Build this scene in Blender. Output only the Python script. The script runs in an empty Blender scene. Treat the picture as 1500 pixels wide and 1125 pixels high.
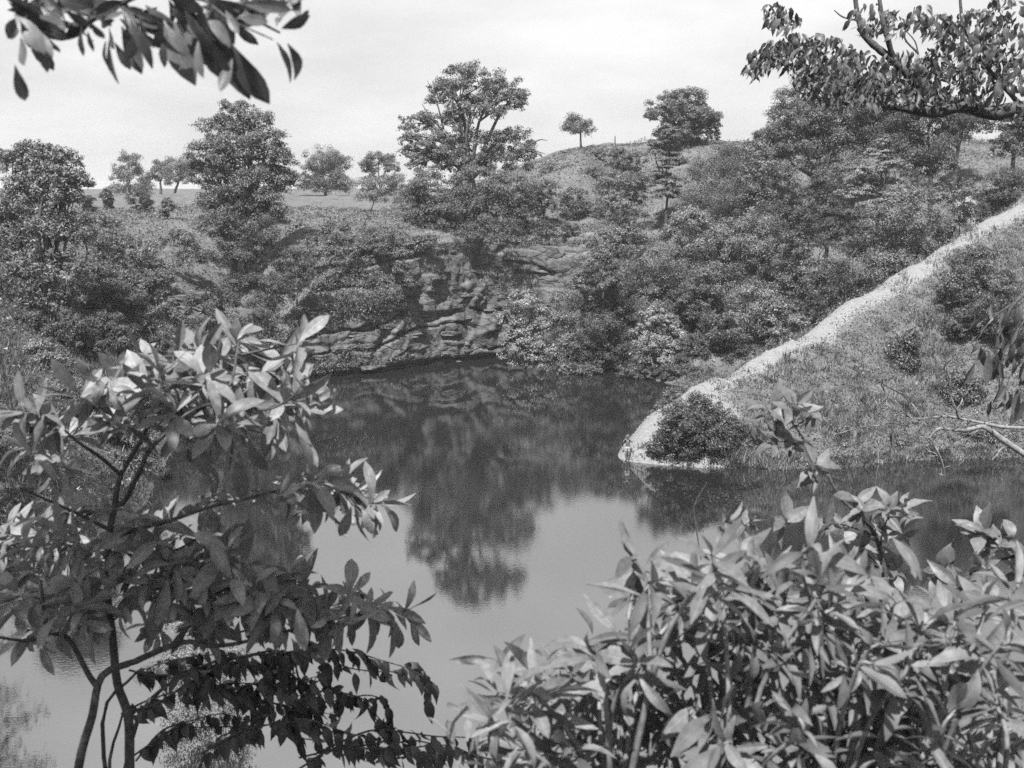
import bpy, math, random
import numpy as np
from mathutils import Vector, Matrix, noise as mnoise

random.seed(7)
RNG = np.random.default_rng(7)
SC = bpy.context.scene
COL = SC.collection

# ------------------------------------------------------------------ camera
FPX = 1547.0
CAMZ = 18.1
PITCH = math.atan(282.5 / FPX)
CT, ST = math.cos(PITCH), math.sin(PITCH)
cam_data = bpy.data.cameras.new('camera')
cam_data.sensor_width = 36.0
cam_data.lens = 36.0 * FPX / 1500.0
cam_data.clip_start = 0.1
cam_data.clip_end = 20000.0
cam_data.dof.use_dof = True
cam_data.dof.focus_distance = 60.0
cam_data.dof.aperture_fstop = 5.2
cam = bpy.data.objects.new('camera', cam_data)
COL.objects.link(cam)
cam.location = (0, 0, CAMZ)
cam.rotation_euler = (math.pi / 2 - PITCH, 0, 0)
SC.camera = cam

# ------------------------------------------------------------------ world
SUN_EL, SUN_AZ = math.radians(58), math.radians(252)      # azimuth: counter-clockwise from +X
world = bpy.data.worlds.new('World')
SC.world = world
world.use_nodes = True
wn, wl = world.node_tree.nodes, world.node_tree.links
wn.clear()
sky = wn.new('ShaderNodeTexSky')
sky.sky_type = 'NISHITA'
sky.sun_disc = False
sky.sun_elevation = SUN_EL
sky.sun_rotation = math.radians(90) - SUN_AZ
sky.air_density = 1.0
sky.dust_density = 4.0
sky.ozone_density = 1.0
bw = wn.new('ShaderNodeRGBToBW')
wl.new(sky.outputs['Color'], bw.inputs['Color'])
# thin high cloud over the whole sky
tc = wn.new('ShaderNodeTexCoord')
mp = wn.new('ShaderNodeMapping')
mp.inputs['Scale'].default_value = (2.0, 2.0, 7.0)
cn = wn.new('ShaderNodeTexNoise')
cn.inputs['Scale'].default_value = 2.2
cn.inputs['Detail'].default_value = 7.0
cn.inputs['Roughness'].default_value = 0.55
wl.new(tc.outputs['Generated'], mp.inputs['Vector'])
wl.new(mp.outputs['Vector'], cn.inputs['Vector'])
cr = wn.new('ShaderNodeMapRange')
cr.inputs['From Min'].default_value = 0.35
cr.inputs['From Max'].default_value = 0.7
cr.inputs['To Min'].default_value = 6.7
cr.inputs['To Max'].default_value = 8.8
wl.new(cn.outputs['Fac'], cr.inputs['Value'])
mx = wn.new('ShaderNodeMix')
mx.data_type = 'FLOAT'
mx.inputs['Factor'].default_value = 0.75
wl.new(bw.outputs['Val'], mx.inputs['A'])
wl.new(cr.outputs['Result'], mx.inputs['B'])
bg = wn.new('ShaderNodeBackground')
bg.inputs['Strength'].default_value = 0.0515
wl.new(mx.outputs['Result'], bg.inputs['Color'])
wo = wn.new('ShaderNodeOutputWorld')
wl.new(bg.outputs['Background'], wo.inputs['Surface'])

sun_data = bpy.data.lights.new('sun', 'SUN')
sun_data.energy = 4.8
sun_data.angle = math.radians(0.6)
sun_data.color = (1, 1, 1)
sun = bpy.data.objects.new('sun', sun_data)
COL.objects.link(sun)
sd = Vector((math.cos(SUN_EL) * math.cos(SUN_AZ), math.cos(SUN_EL) * math.sin(SUN_AZ), math.sin(SUN_EL)))
sun.rotation_euler = sd.to_track_quat('Z', 'Y').to_euler()
sun.location = (0, 0, 80)

SC.view_settings.view_transform = 'Standard'
SC.view_settings.look = 'None'
SC.view_settings.exposure = 1.4
SC.view_settings.gamma = 1.0
SC.render.engine = 'CYCLES'
SC.cycles.use_denoising = False
SC.cycles.max_bounces = 6
SC.cycles.diffuse_bounces = 3
SC.cycles.glossy_bounces = 2
SC.cycles.transmission_bounces = 3
SC.cycles.transparent_max_bounces = 4
SC.cycles.volume_bounces = 0
SC.cycles.caustics_reflective = False
SC.cycles.caustics_refractive = False
SC.cycles.use_adaptive_sampling = True
SC.cycles.adaptive_threshold = 0.02
SC.cycles.sample_clamp_indirect = 4.0

# ------------------------------------------------------------------ helpers
def ray(px, py):
    u = (px - 750.0) / FPX
    v = (562.5 - py) / FPX
    return np.array([u, CT + v * ST, -ST + v * CT])

def at(px, py, Y):
    d = ray(px, py)
    t = Y / d[1]
    return np.array([d[0] * t, Y, CAMZ + d[2] * t])

def onz(px, py, z=0.0):
    d = ray(px, py)
    t = (z - CAMZ) / d[2]
    return np.array([d[0] * t, d[1] * t, z])

def S(a, b, x):
    t = np.clip((np.asarray(x, float) - a) / (b - a), 0, 1)
    return t * t * (3 - 2 * t)

def unit(v):
    v = np.asarray(v, float)
    return v / (np.linalg.norm(v, axis=-1, keepdims=True) + 1e-9)

_perm = np.random.default_rng(3).random((64, 64, 64)).astype(np.float32)
def vnoise(x, y, z=0.0):
    """value noise 0..1 on arrays"""
    x, y, z = np.broadcast_arrays(np.asarray(x, float), np.asarray(y, float), np.asarray(z, float))
    xi, yi, zi = np.floor(x).astype(int), np.floor(y).astype(int), np.floor(z).astype(int)
    fx, fy, fz = x - xi, y - yi, z - zi
    fx, fy, fz = fx * fx * (3 - 2 * fx), fy * fy * (3 - 2 * fy), fz * fz * (3 - 2 * fz)
    r = 0
    for a in (0, 1):
        for b in (0, 1):
            for c in (0, 1):
                w = (fx if a else 1 - fx) * (fy if b else 1 - fy) * (fz if c else 1 - fz)
                r = r + w * _perm[(xi + a) % 64, (yi + b) % 64, (zi + c) % 64]
    return r

def fbm(x, y, z=0.0, o=4):
    r, a, t = 0, 1.0, 0
    for i in range(o):
        k = 2.0 ** i
        r = r + a * vnoise(np.asarray(x) * k + 11.3 * i, np.asarray(y) * k + 5.7 * i, np.asarray(z) * k + 3.1 * i)
        t += a
        a *= 0.5
    return r / t

def new_mesh(name, verts, faces, mat, parent=None, smooth=False, uvs=None, props=None):
    """faces: list of lists, or an (N,k) array"""
    me = bpy.data.meshes.new(name)
    verts = np.asarray(verts, np.float32)
    if isinstance(faces, np.ndarray):
        n, k = faces.shape
        me.vertices.add(len(verts))
        me.vertices.foreach_set('co', verts.ravel())
        me.loops.add(n * k)
        me.loops.foreach_set('vertex_index', faces.astype(np.int32).ravel())
        me.polygons.add(n)
        me.polygons.foreach_set('loop_start', np.arange(0, n * k, k, dtype=np.int32))
        if smooth:
            me.polygons.foreach_set('use_smooth', np.ones(n, bool))
        me.update(calc_edges=True)
    else:
        me.from_pydata([tuple(v) for v in verts], [], faces)
        if smooth:
            me.polygons.foreach_set('use_smooth', np.ones(len(me.polygons), bool))
        me.update()
    if uvs is not None:
        uvl = me.uv_layers.new(name='UVMap')
        li = np.empty(len(me.loops), np.int32)
        me.loops.foreach_get('vertex_index', li)
        uvl.data.foreach_set('uv', np.asarray(uvs, np.float32)[li].ravel())
    if mat is not None:
        me.materials.append(mat)
    return mesh_obj(name, me, parent, props)

def mesh_obj(name, me, parent=None, props=None):
    o = bpy.data.objects.new(name, me)
    COL.objects.link(o)
    if parent is not None:
        o.parent = parent
    for k, v in (props or {}).items():
        o[k] = v
    return o

def thing(name, label, cat, loc=(0, 0, 0), group=None):
    o = bpy.data.objects.new(name, None)
    o.empty_display_size = 0.3
    COL.objects.link(o)
    o.location = [float(c) for c in loc]
    o['label'] = label
    o['category'] = cat
    if group:
        o['group'] = group
    return o

class Tubes:
    """tapered tubes collected into one mesh"""
    def __init__(self):
        self.v, self.f, self.n = [], [], 0

    def add(self, pts, radii, seg=6, cap=True):
        pts = np.asarray(pts, float)
        radii = np.broadcast_to(np.asarray(radii, float), (len(pts),))
        tan = np.gradient(pts, axis=0)
        tan = unit(tan)
        ref = np.array([0.31, 0.22, 0.92])
        if abs(np.dot(tan[0], ref)) > 0.9:
            ref = np.array([0.95, 0.2, 0.1])
        a = np.linspace(0, 2 * np.pi, seg, endpoint=False)
        for i, p in enumerate(pts):
            b = unit(np.cross(tan[i], ref))
            c = np.cross(tan[i], b)
            ring = p + radii[i] * (np.cos(a)[:, None] * b + np.sin(a)[:, None] * c)
            self.v.append(ring)
        for i in range(len(pts) - 1):
            for j in range(seg):
                q = self.n + i * seg
                self.f.append((q + j, q + (j + 1) % seg, q + seg + (j + 1) % seg, q + seg + j))
        self.n += len(pts) * seg

    def build(self, name, mat, parent=None, props=None):
        return new_mesh(name, np.concatenate(self.v), np.array(self.f), mat, parent, True, props=props)

def smooth_path(pts, n=4):
    """Catmull-Rom through points"""
    p = np.asarray(pts, float)
    if len(p) < 3:
        return p
    q = np.vstack([2 * p[0] - p[1], p, 2 * p[-1] - p[-2]])
    out = []
    for i in range(1, len(q) - 2):
        for t in np.linspace(0, 1, n, endpoint=False):
            a, b, c, d = q[i - 1], q[i], q[i + 1], q[i + 2]
            out.append(0.5 * (2 * b + (c - a) * t + (2 * a - 5 * b + 4 * c - d) * t * t + (3 * b - a - 3 * c + d) * t ** 3))
    out.append(p[-1])
    return np.array(out)

# ------------------------------------------------------------------ materials
def mat_new(name):
    m = bpy.data.materials.new(name)
    m.use_nodes = True
    nt = m.node_tree
    nt.nodes.clear()
    out = nt.nodes.new('ShaderNodeOutputMaterial')
    return m, nt, out

def g(v):
    return (v, v, v, 1)

def node(nt, t, **kw):
    n = nt.nodes.new(t)
    for k, v in kw.items():
        if k in n.inputs.keys():
            n.inputs[k].default_value = v
        else:
            setattr(n, k, v)
    return n

def math_node(nt, op, a, b=None, clamp=False):
    n = nt.nodes.new('ShaderNodeMath')
    n.operation = op
    n.use_clamp = clamp
    for i, x in enumerate((a, b)):
        if x is None:
            continue
        if isinstance(x, (int, float)):
            n.inputs[i].default_value = x
        else:
            nt.links.new(x, n.inputs[i])
    return n.outputs[0]

def foliage_mat(name, lo, hi, trans=0.2, rough=0.55, scale=3.0, spec=0.35):
    m, nt, out = mat_new(name)
    geo = nt.nodes.new('ShaderNodeNewGeometry')
    nz = node(nt, 'ShaderNodeTexNoise', Scale=scale, Detail=2.0)
    nt.links.new(geo.outputs['Position'], nz.inputs['Vector'])
    rp = nt.nodes.new('ShaderNodeMapRange')
    rp.inputs['From Min'].default_value = 0.3
    rp.inputs['From Max'].default_value = 0.7
    rp.inputs['To Min'].default_value = lo
    rp.inputs['To Max'].default_value = hi
    nt.links.new(nz.outputs['Fac'], rp.inputs['Value'])
    # every leaf its own tone
    rr = math_node(nt, 'MULTIPLY_ADD', geo.outputs['Random Per Island'], 1.1)
    rr.node.inputs[2].default_value = 0.45
    c = math_node(nt, 'MULTIPLY', rp.outputs['Result'], rr)
    p = node(nt, 'ShaderNodeBsdfPrincipled', Roughness=rough)
    p.inputs['Specular IOR Level'].default_value = spec
    nt.links.new(c, p.inputs['Base Color'])
    tr = nt.nodes.new('ShaderNodeBsdfTranslucent')
    nt.links.new(c, tr.inputs['Color'])
    ms = nt.nodes.new('ShaderNodeMixShader')
    ms.inputs[0].default_value = trans
    nt.links.new(p.outputs[0], ms.inputs[1])
    nt.links.new(tr.outputs[0], ms.inputs[2])
    nt.links.new(ms.outputs[0], out.inputs['Surface'])
    return m

def big_leaf_mat(name, lo, hi, under, trans=0.25, rough=0.42, vein=0.6):
    """near leaves: midrib and side veins from the uv, paler underside"""
    m, nt, out = mat_new(name)
    L = nt.links
    uv = nt.nodes.new('ShaderNodeUVMap')
    sp = nt.nodes.new('ShaderNodeSeparateXYZ')
    L.new(uv.outputs['UV'], sp.inputs[0])
    ax = math_node(nt, 'ABSOLUTE', math_node(nt, 'SUBTRACT', sp.outputs['X'], 0.5))
    mid = math_node(nt, 'SUBTRACT', 1.0, math_node(nt, 'MULTIPLY', ax, 22.0), True)
    sv = math_node(nt, 'SUBTRACT', math_node(nt, 'MULTIPLY', sp.outputs['Y'], 9.0), math_node(nt, 'MULTIPLY', ax, 7.0))
    fr = math_node(nt, 'ABSOLUTE', math_node(nt, 'SUBTRACT', math_node(nt, 'FRACT', sv), 0.5))
    side = math_node(nt, 'MULTIPLY', math_node(nt, 'SUBTRACT', 1.0, math_node(nt, 'MULTIPLY', fr, 7.0), True), 0.55)
    ve = math_node(nt, 'MAXIMUM', mid, side)
    oi = nt.nodes.new('ShaderNodeObjectInfo')
    geo = nt.nodes.new('ShaderNodeNewGeometry')
    nz = node(nt, 'ShaderNodeTexNoise', Scale=45.0, Detail=3.0)
    L.new(geo.outputs['Position'], nz.inputs['Vector'])
    rnd = math_node(nt, 'FRACT', math_node(nt, 'ADD', oi.outputs['Random'], geo.outputs['Random Per Island']))
    base = math_node(nt, 'MULTIPLY_ADD', rnd, hi - lo)
    base.node.inputs[2].default_value = lo
    base = math_node(nt, 'MULTIPLY', base, math_node(nt, 'ADD', math_node(nt, 'MULTIPLY', nz.outputs['Fac'], 1.3), 0.35))
    front = math_node(nt, 'MULTIPLY', base, math_node(nt, 'ADD', 1.0, math_node(nt, 'MULTIPLY', ve, vein)))
    back = math_node(nt, 'MULTIPLY', math_node(nt, 'ADD', 1.0, math_node(nt, 'MULTIPLY', ve, vein * 1.4)), under)
    mixc = nt.nodes.new('ShaderNodeMix')
    mixc.data_type = 'FLOAT'
    L.new(geo.outputs['Backfacing'], mixc.inputs['Factor'])
    L.new(front, mixc.inputs['A'])
    L.new(back, mixc.inputs['B'])
    bump = node(nt, 'ShaderNodeBump', Strength=0.35, Distance=0.002)
    L.new(ve, bump.inputs['Height'])
    p = node(nt, 'ShaderNodeBsdfPrincipled', Roughness=rough)
    p.inputs['Specular IOR Level'].default_value = 0.38
    L.new(mixc.outputs['Result'], p.inputs['Base Color'])
    L.new(bump.outputs[0], p.inputs['Normal'])
    tr = nt.nodes.new('ShaderNodeBsdfTranslucent')
    L.new(mixc.outputs['Result'], tr.inputs['Color'])
    ms = nt.nodes.new('ShaderNodeMixShader')
    ms.inputs[0].default_value = trans
    L.new(p.outputs[0], ms.inputs[1])
    L.new(tr.outputs[0], ms.inputs[2])
    L.new(ms.outputs[0], out.inputs['Surface'])
    return m

def noise_mat(name, lo, hi, scale, rough=0.85, bump=0.3, dist=0.02, detail=6.0, coord='Position', stretch=(1, 1, 1)):
    m, nt, out = mat_new(name)
    geo = nt.nodes.new('ShaderNodeNewGeometry')
    mpn = nt.nodes.new('ShaderNodeMapping')
    mpn.inputs['Scale'].default_value = stretch
    nt.links.new(geo.outputs['Position'], mpn.inputs['Vector'])
    nz = node(nt, 'ShaderNodeTexNoise', Scale=scale, Detail=detail, Roughness=0.6)
    nt.links.new(mpn.outputs[0], nz.inputs['Vector'])
    rp = nt.nodes.new('ShaderNodeMapRange')
    rp.inputs['From Min'].default_value = 0.3
    rp.inputs['From Max'].default_value = 0.7
    rp.inputs['To Min'].default_value = lo
    rp.inputs['To Max'].default_value = hi
    nt.links.new(nz.outputs['Fac'], rp.inputs['Value'])
    p = node(nt, 'ShaderNodeBsdfPrincipled', Roughness=rough)
    p.inputs['Specular IOR Level'].default_value = 0.25
    nt.links.new(rp.outputs['Result'], p.inputs['Base Color'])
    b = node(nt, 'ShaderNodeBump', Strength=bump, Distance=dist)
    nt.links.new(nz.outputs['Fac'], b.inputs['Height'])
    nt.links.new(b.outputs[0], p.inputs['Normal'])
    nt.links.new(p.outputs[0], out.inputs['Surface'])
    return m

M = {}
M['leaf_dark'] = foliage_mat('foliage_dark', 0.032, 0.075)
M['leaf_mid'] = foliage_mat('foliage_mid', 0.05, 0.12)
M['leaf_pale'] = foliage_mat('foliage_pale', 0.10, 0.16)
M['leaf_far'] = foliage_mat('foliage_far', 0.06, 0.11)
M['grass'] = foliage_mat('grass', 0.10, 0.20, trans=0.35, scale=0.6)
M['weeds'] = foliage_mat('weeds', 0.03, 0.17, trans=0.25, scale=0.7)
M['bark'] = noise_mat('bark', 0.03, 0.085, 9.0, bump=0.6, dist=0.03, stretch=(1, 1, 0.25))
M['bark_near'] = noise_mat('bark_near', 0.02, 0.09, 38.0, bump=0.9, dist=0.003)
M['stem_pale'] = noise_mat('stem_pale', 0.08, 0.2, 45.0, bump=0.3, dist=0.003)
M['dead_wood'] = noise_mat('dead_wood', 0.075, 0.21, 16.0, bump=0.4, dist=0.004)
M['rock'] = None
M['magnolia_leaf'] = big_leaf_mat('rounded_leaf', 0.09, 0.20, 0.17, rough=0.5)
M['long_leaf'] = big_leaf_mat('long_leaf', 0.05, 0.155, 0.18, trans=0.25, rough=0.58)
M['ovate_leaf'] = big_leaf_mat('ovate_leaf', 0.07, 0.14, 0.16, trans=0.25, rough=0.46, vein=0.45)
M['pointed_leaf'] = big_leaf_mat('pointed_leaf', 0.025, 0.065, 0.08, trans=0.2, rough=0.38)
M['hanging_leaf'] = big_leaf_mat('hanging_leaf', 0.035, 0.095, 0.11, trans=0.25)

# rock: strata bands, vertical stains, cracks
def rock_mat(name, lo, hi):
    m, nt, out = mat_new(name)
    L = nt.links
    geo = nt.nodes.new('ShaderNodeNewGeometry')
    m1 = nt.nodes.new('ShaderNodeMapping'); m1.inputs['Scale'].default_value = (0.25, 0.25, 1.6)
    m2 = nt.nodes.new('ShaderNodeMapping'); m2.inputs['Scale'].default_value = (0.9, 0.9, 0.12)
    L.new(geo.outputs['Position'], m1.inputs[0]); L.new(geo.outputs['Position'], m2.inputs[0])
    n1 = node(nt, 'ShaderNodeTexNoise', Scale=1.0, Detail=9.0, Roughness=0.65); L.new(m1.outputs[0], n1.inputs['Vector'])
    n2 = node(nt, 'ShaderNodeTexNoise', Scale=1.0, Detail=6.0, Roughness=0.6); L.new(m2.outputs[0], n2.inputs['Vector'])
    n3 = node(nt, 'ShaderNodeTexNoise', Scale=3.2, Detail=8.0, Roughness=0.7); L.new(geo.outputs['Position'], n3.inputs['Vector'])
    vo = nt.nodes.new('ShaderNodeTexVoronoi'); vo.feature = 'DISTANCE_TO_EDGE'; vo.inputs['Scale'].default_value = 0.55
    mm = nt.nodes.new('ShaderNodeMapping'); mm.inputs['Scale'].default_value = (0.7, 0.7, 1.3)
    ad = nt.nodes.new('ShaderNodeVectorMath'); ad.operation = 'ADD'
    nn = node(nt, 'ShaderNodeTexNoise', Scale=0.8, Detail=3.0); L.new(geo.outputs['Position'], nn.inputs['Vector'])
    L.new(geo.outputs['Position'], ad.inputs[0]); L.new(nn.outputs['Color'], ad.inputs[1])
    L.new(ad.outputs[0], mm.inputs[0]); L.new(mm.outputs[0], vo.inputs['Vector'])
    crack = math_node(nt, 'MULTIPLY', vo.outputs['Distance'], 14.0, True)
    crack = math_node(nt, 'ADD', math_node(nt, 'MULTIPLY', crack, 0.45), 0.55)
    a = math_node(nt, 'ADD', math_node(nt, 'MULTIPLY', n1.outputs['Fac'], 0.4), math_node(nt, 'MULTIPLY', n2.outputs['Fac'], 0.45))
    a = math_node(nt, 'ADD', a, math_node(nt, 'MULTIPLY', n3.outputs['Fac'], 0.35))
    rp = nt.nodes.new('ShaderNodeMapRange')
    rp.inputs['From Min'].default_value = 0.45; rp.inputs['From Max'].default_value = 0.76
    rp.inputs['To Min'].default_value = lo; rp.inputs['To Max'].default_value = hi
    L.new(a, rp.inputs['Value'])
    c = math_node(nt, 'MULTIPLY', rp.outputs['Result'], crack)
    p = node(nt, 'ShaderNodeBsdfPrincipled', Roughness=0.9)
    p.inputs['Specular IOR Level'].default_value = 0.2
    L.new(c, p.inputs['Base Color'])
    h = math_node(nt, 'ADD', n3.outputs['Fac'], math_node(nt, 'MULTIPLY', crack, 0.8))
    b = node(nt, 'ShaderNodeBump', Strength=0.8, Distance=0.18); L.new(h, b.inputs['Height'])
    L.new(b.outputs[0], p.inputs['Normal'])
    L.new(p.outputs[0], out.inputs['Surface'])
    return m
M['rock'] = rock_mat('rock', 0.036, 0.155)

# ground: soil and dry grass, pale crushed stone where the gravel attribute says so
def ground_mat():
    m, nt, out = mat_new('ground')
    L = nt.links
    geo = nt.nodes.new('ShaderNodeNewGeometry')
    n1 = node(nt, 'ShaderNodeTexNoise', Scale=0.5, Detail=9.0, Roughness=0.7); L.new(geo.outputs['Position'], n1.inputs['Vector'])
    n2 = node(nt, 'ShaderNodeTexNoise', Scale=6.0, Detail=6.0, Roughness=0.75); L.new(geo.outputs['Position'], n2.inputs['Vector'])
    soil = nt.nodes.new('ShaderNodeMapRange')
    soil.inputs['From Min'].default_value = 0.3; soil.inputs['From Max'].default_value = 0.7
    soil.inputs['To Min'].default_value = 0.05; soil.inputs['To Max'].default_value = 0.13
    L.new(n1.outputs['Fac'], soil.inputs['Value'])
    grav = nt.nodes.new('ShaderNodeMapRange')
    grav.inputs['From Min'].default_value = 0.3; grav.inputs['From Max'].default_value = 0.7
    grav.inputs['To Min'].default_value = 0.11; grav.inputs['To Max'].default_value = 0.23
    L.new(n2.outputs['Fac'], grav.inputs['Value'])
    at_ = nt.nodes.new('ShaderNodeAttribute'); at_.attribute_name = 'gravel'
    f = math_node(nt, 'ADD', at_.outputs['Fac'], math_node(nt, 'MULTIPLY', math_node(nt, 'SUBTRACT', n2.outputs['Fac'], 0.5), 1.2))
    f = math_node(nt, 'MULTIPLY', math_node(nt, 'SUBTRACT', f, 0.32), 3.0, True)
    mi = nt.nodes.new('ShaderNodeMix'); mi.data_type = 'FLOAT'
    L.new(f, mi.inputs['Factor']); L.new(soil.outputs[0], mi.inputs['A']); L.new(grav.outputs[0], mi.inputs['B'])
    p = node(nt, 'ShaderNodeBsdfPrincipled', Roughness=0.95)
    p.inputs['Specular IOR Level'].default_value = 0.15
    L.new(mi.outputs['Result'], p.inputs['Base Color'])
    b = node(nt, 'ShaderNodeBump', Strength=0.9, Distance=0.12); L.new(n2.outputs['Fac'], b.inputs['Height'])
    L.new(b.outputs[0], p.inputs['Normal'])
    L.new(p.outputs[0], out.inputs['Surface'])
    return m
M['ground'] = ground_mat()

def water_mat():
    m, nt, out = mat_new('water')
    L = nt.links
    geo = nt.nodes.new('ShaderNodeNewGeometry')
    mpn = nt.nodes.new('ShaderNodeMapping'); mpn.inputs['Scale'].default_value = (0.9, 1.6, 1)
    L.new(geo.outputs['Position'], mpn.inputs[0])
    n1 = node(nt, 'ShaderNodeTexNoise', Scale=4.5, Detail=3.0, Roughness=0.55); L.new(mpn.outputs[0], n1.inputs['Vector'])
    n0 = node(nt, 'ShaderNodeTexNoise', Scale=0.06, Detail=2.0); L.new(geo.outputs['Position'], n0.inputs['Vector'])
    am = math_node(nt, 'MULTIPLY', math_node(nt, 'SUBTRACT', n0.outputs['Fac'], 0.3), 2.2, True)
    h = math_node(nt, 'MULTIPLY', n1.outputs['Fac'], am)
    b = node(nt, 'ShaderNodeBump', Strength=0.22, Distance=0.015); L.new(h, b.inputs['Height'])
    di = nt.nodes.new('ShaderNodeBsdfDiffuse'); di.inputs['Color'].default_value = g(0.012)
    gl = nt.nodes.new('ShaderNodeBsdfGlossy'); gl.inputs['Roughness'].default_value = 0.012; gl.inputs['Color'].default_value = g(0.95)
    L.new(b.outputs[0], gl.inputs['Normal'])
    fr = nt.nodes.new('ShaderNodeFresnel'); fr.inputs['IOR'].default_value = 5.6
    ms = nt.nodes.new('ShaderNodeMixShader')
    L.new(fr.outputs[0], ms.inputs[0]); L.new(di.outputs[0], ms.inputs[1]); L.new(gl.outputs[0], ms.inputs[2])
    L.new(ms.outputs[0], out.inputs['Surface'])
    return m
M['water'] = water_mat()

# ------------------------------------------------------------------ terrain
# pond outline on the water plane: far shore and left shore from the photograph, the rest closes behind the ridge and below the camera
shore_px = [(1010, 568), (972, 561), (935, 550), (895, 537), (845, 527), (790, 523), (735, 525), (690, 529), (640, 535), (560, 545), (500, 550), (450, 556),
            (390, 570), (330, 592), (270, 635), (232, 690), (212, 740), (120, 800), (-60, 850)]
shore = [onz(a, b)[:2] for a, b in shore_px]
shore = [np.array([30.0, 99.0])] + shore
pond = np.array(shore + [np.array([-34.0, 27.0]), np.array([-5.0, 23.0]), np.array([30.0, 24.0]), np.array([70.0, 40.0]), np.array([72.0, 90.0])])

ridge_px = [(905, 676, 70.0), (960, 612, 72.0), (1015, 576, 74.0), (1090, 536, 76.5), (1180, 488, 80.0), (1260, 440, 83.5), (1370, 369, 88.0), (1470, 311, 92.0), (1600, 235, 98.0), (1900, 80, 112.0)]
ridge = np.array([at(*p) for p in ridge_px])
ridge[0, 2] = -0.35
ridge[-1, 2] = min(ridge[-1, 2], 30)

def seg_dist(P, poly, closed):
    """signed-free distance to polyline, parameter of the nearest point"""
    x, y = P[..., 0], P[..., 1]
    best = np.full(x.shape, 1e9)
    par = np.zeros(x.shape)
    sgn = np.zeros(x.shape)
    n = len(poly)
    for i in range(n if closed else n - 1):
        a, b = poly[i][:2], poly[(i + 1) % n][:2]
        ab = b - a
        t = np.clip(((x - a[0]) * ab[0] + (y - a[1]) * ab[1]) / (ab @ ab), 0, 1)
        dx, dy = x - a[0] - t * ab[0], y - a[1] - t * ab[1]
        d = np.hypot(dx, dy)
        m = d < best
        best = np.where(m, d, best)
        par = np.where(m, i + t, par)
        sgn = np.where(m, np.sign(ab[0] * dy - ab[1] * dx), sgn)
    return best, par, sgn

def inside(P, poly):
    x, y = P[..., 0], P[..., 1]
    r = np.zeros(x.shape, bool)
    n = len(poly)
    for i in range(n):
        x1, y1 = poly[i]
        x2, y2 = poly[(i + 1) % n]
        c = ((y1 > y) != (y2 > y)) & (x < (x2 - x1) * (y - y1) / (y2 - y1 + 1e-12) + x1)
        r ^= c
    return r

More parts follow.
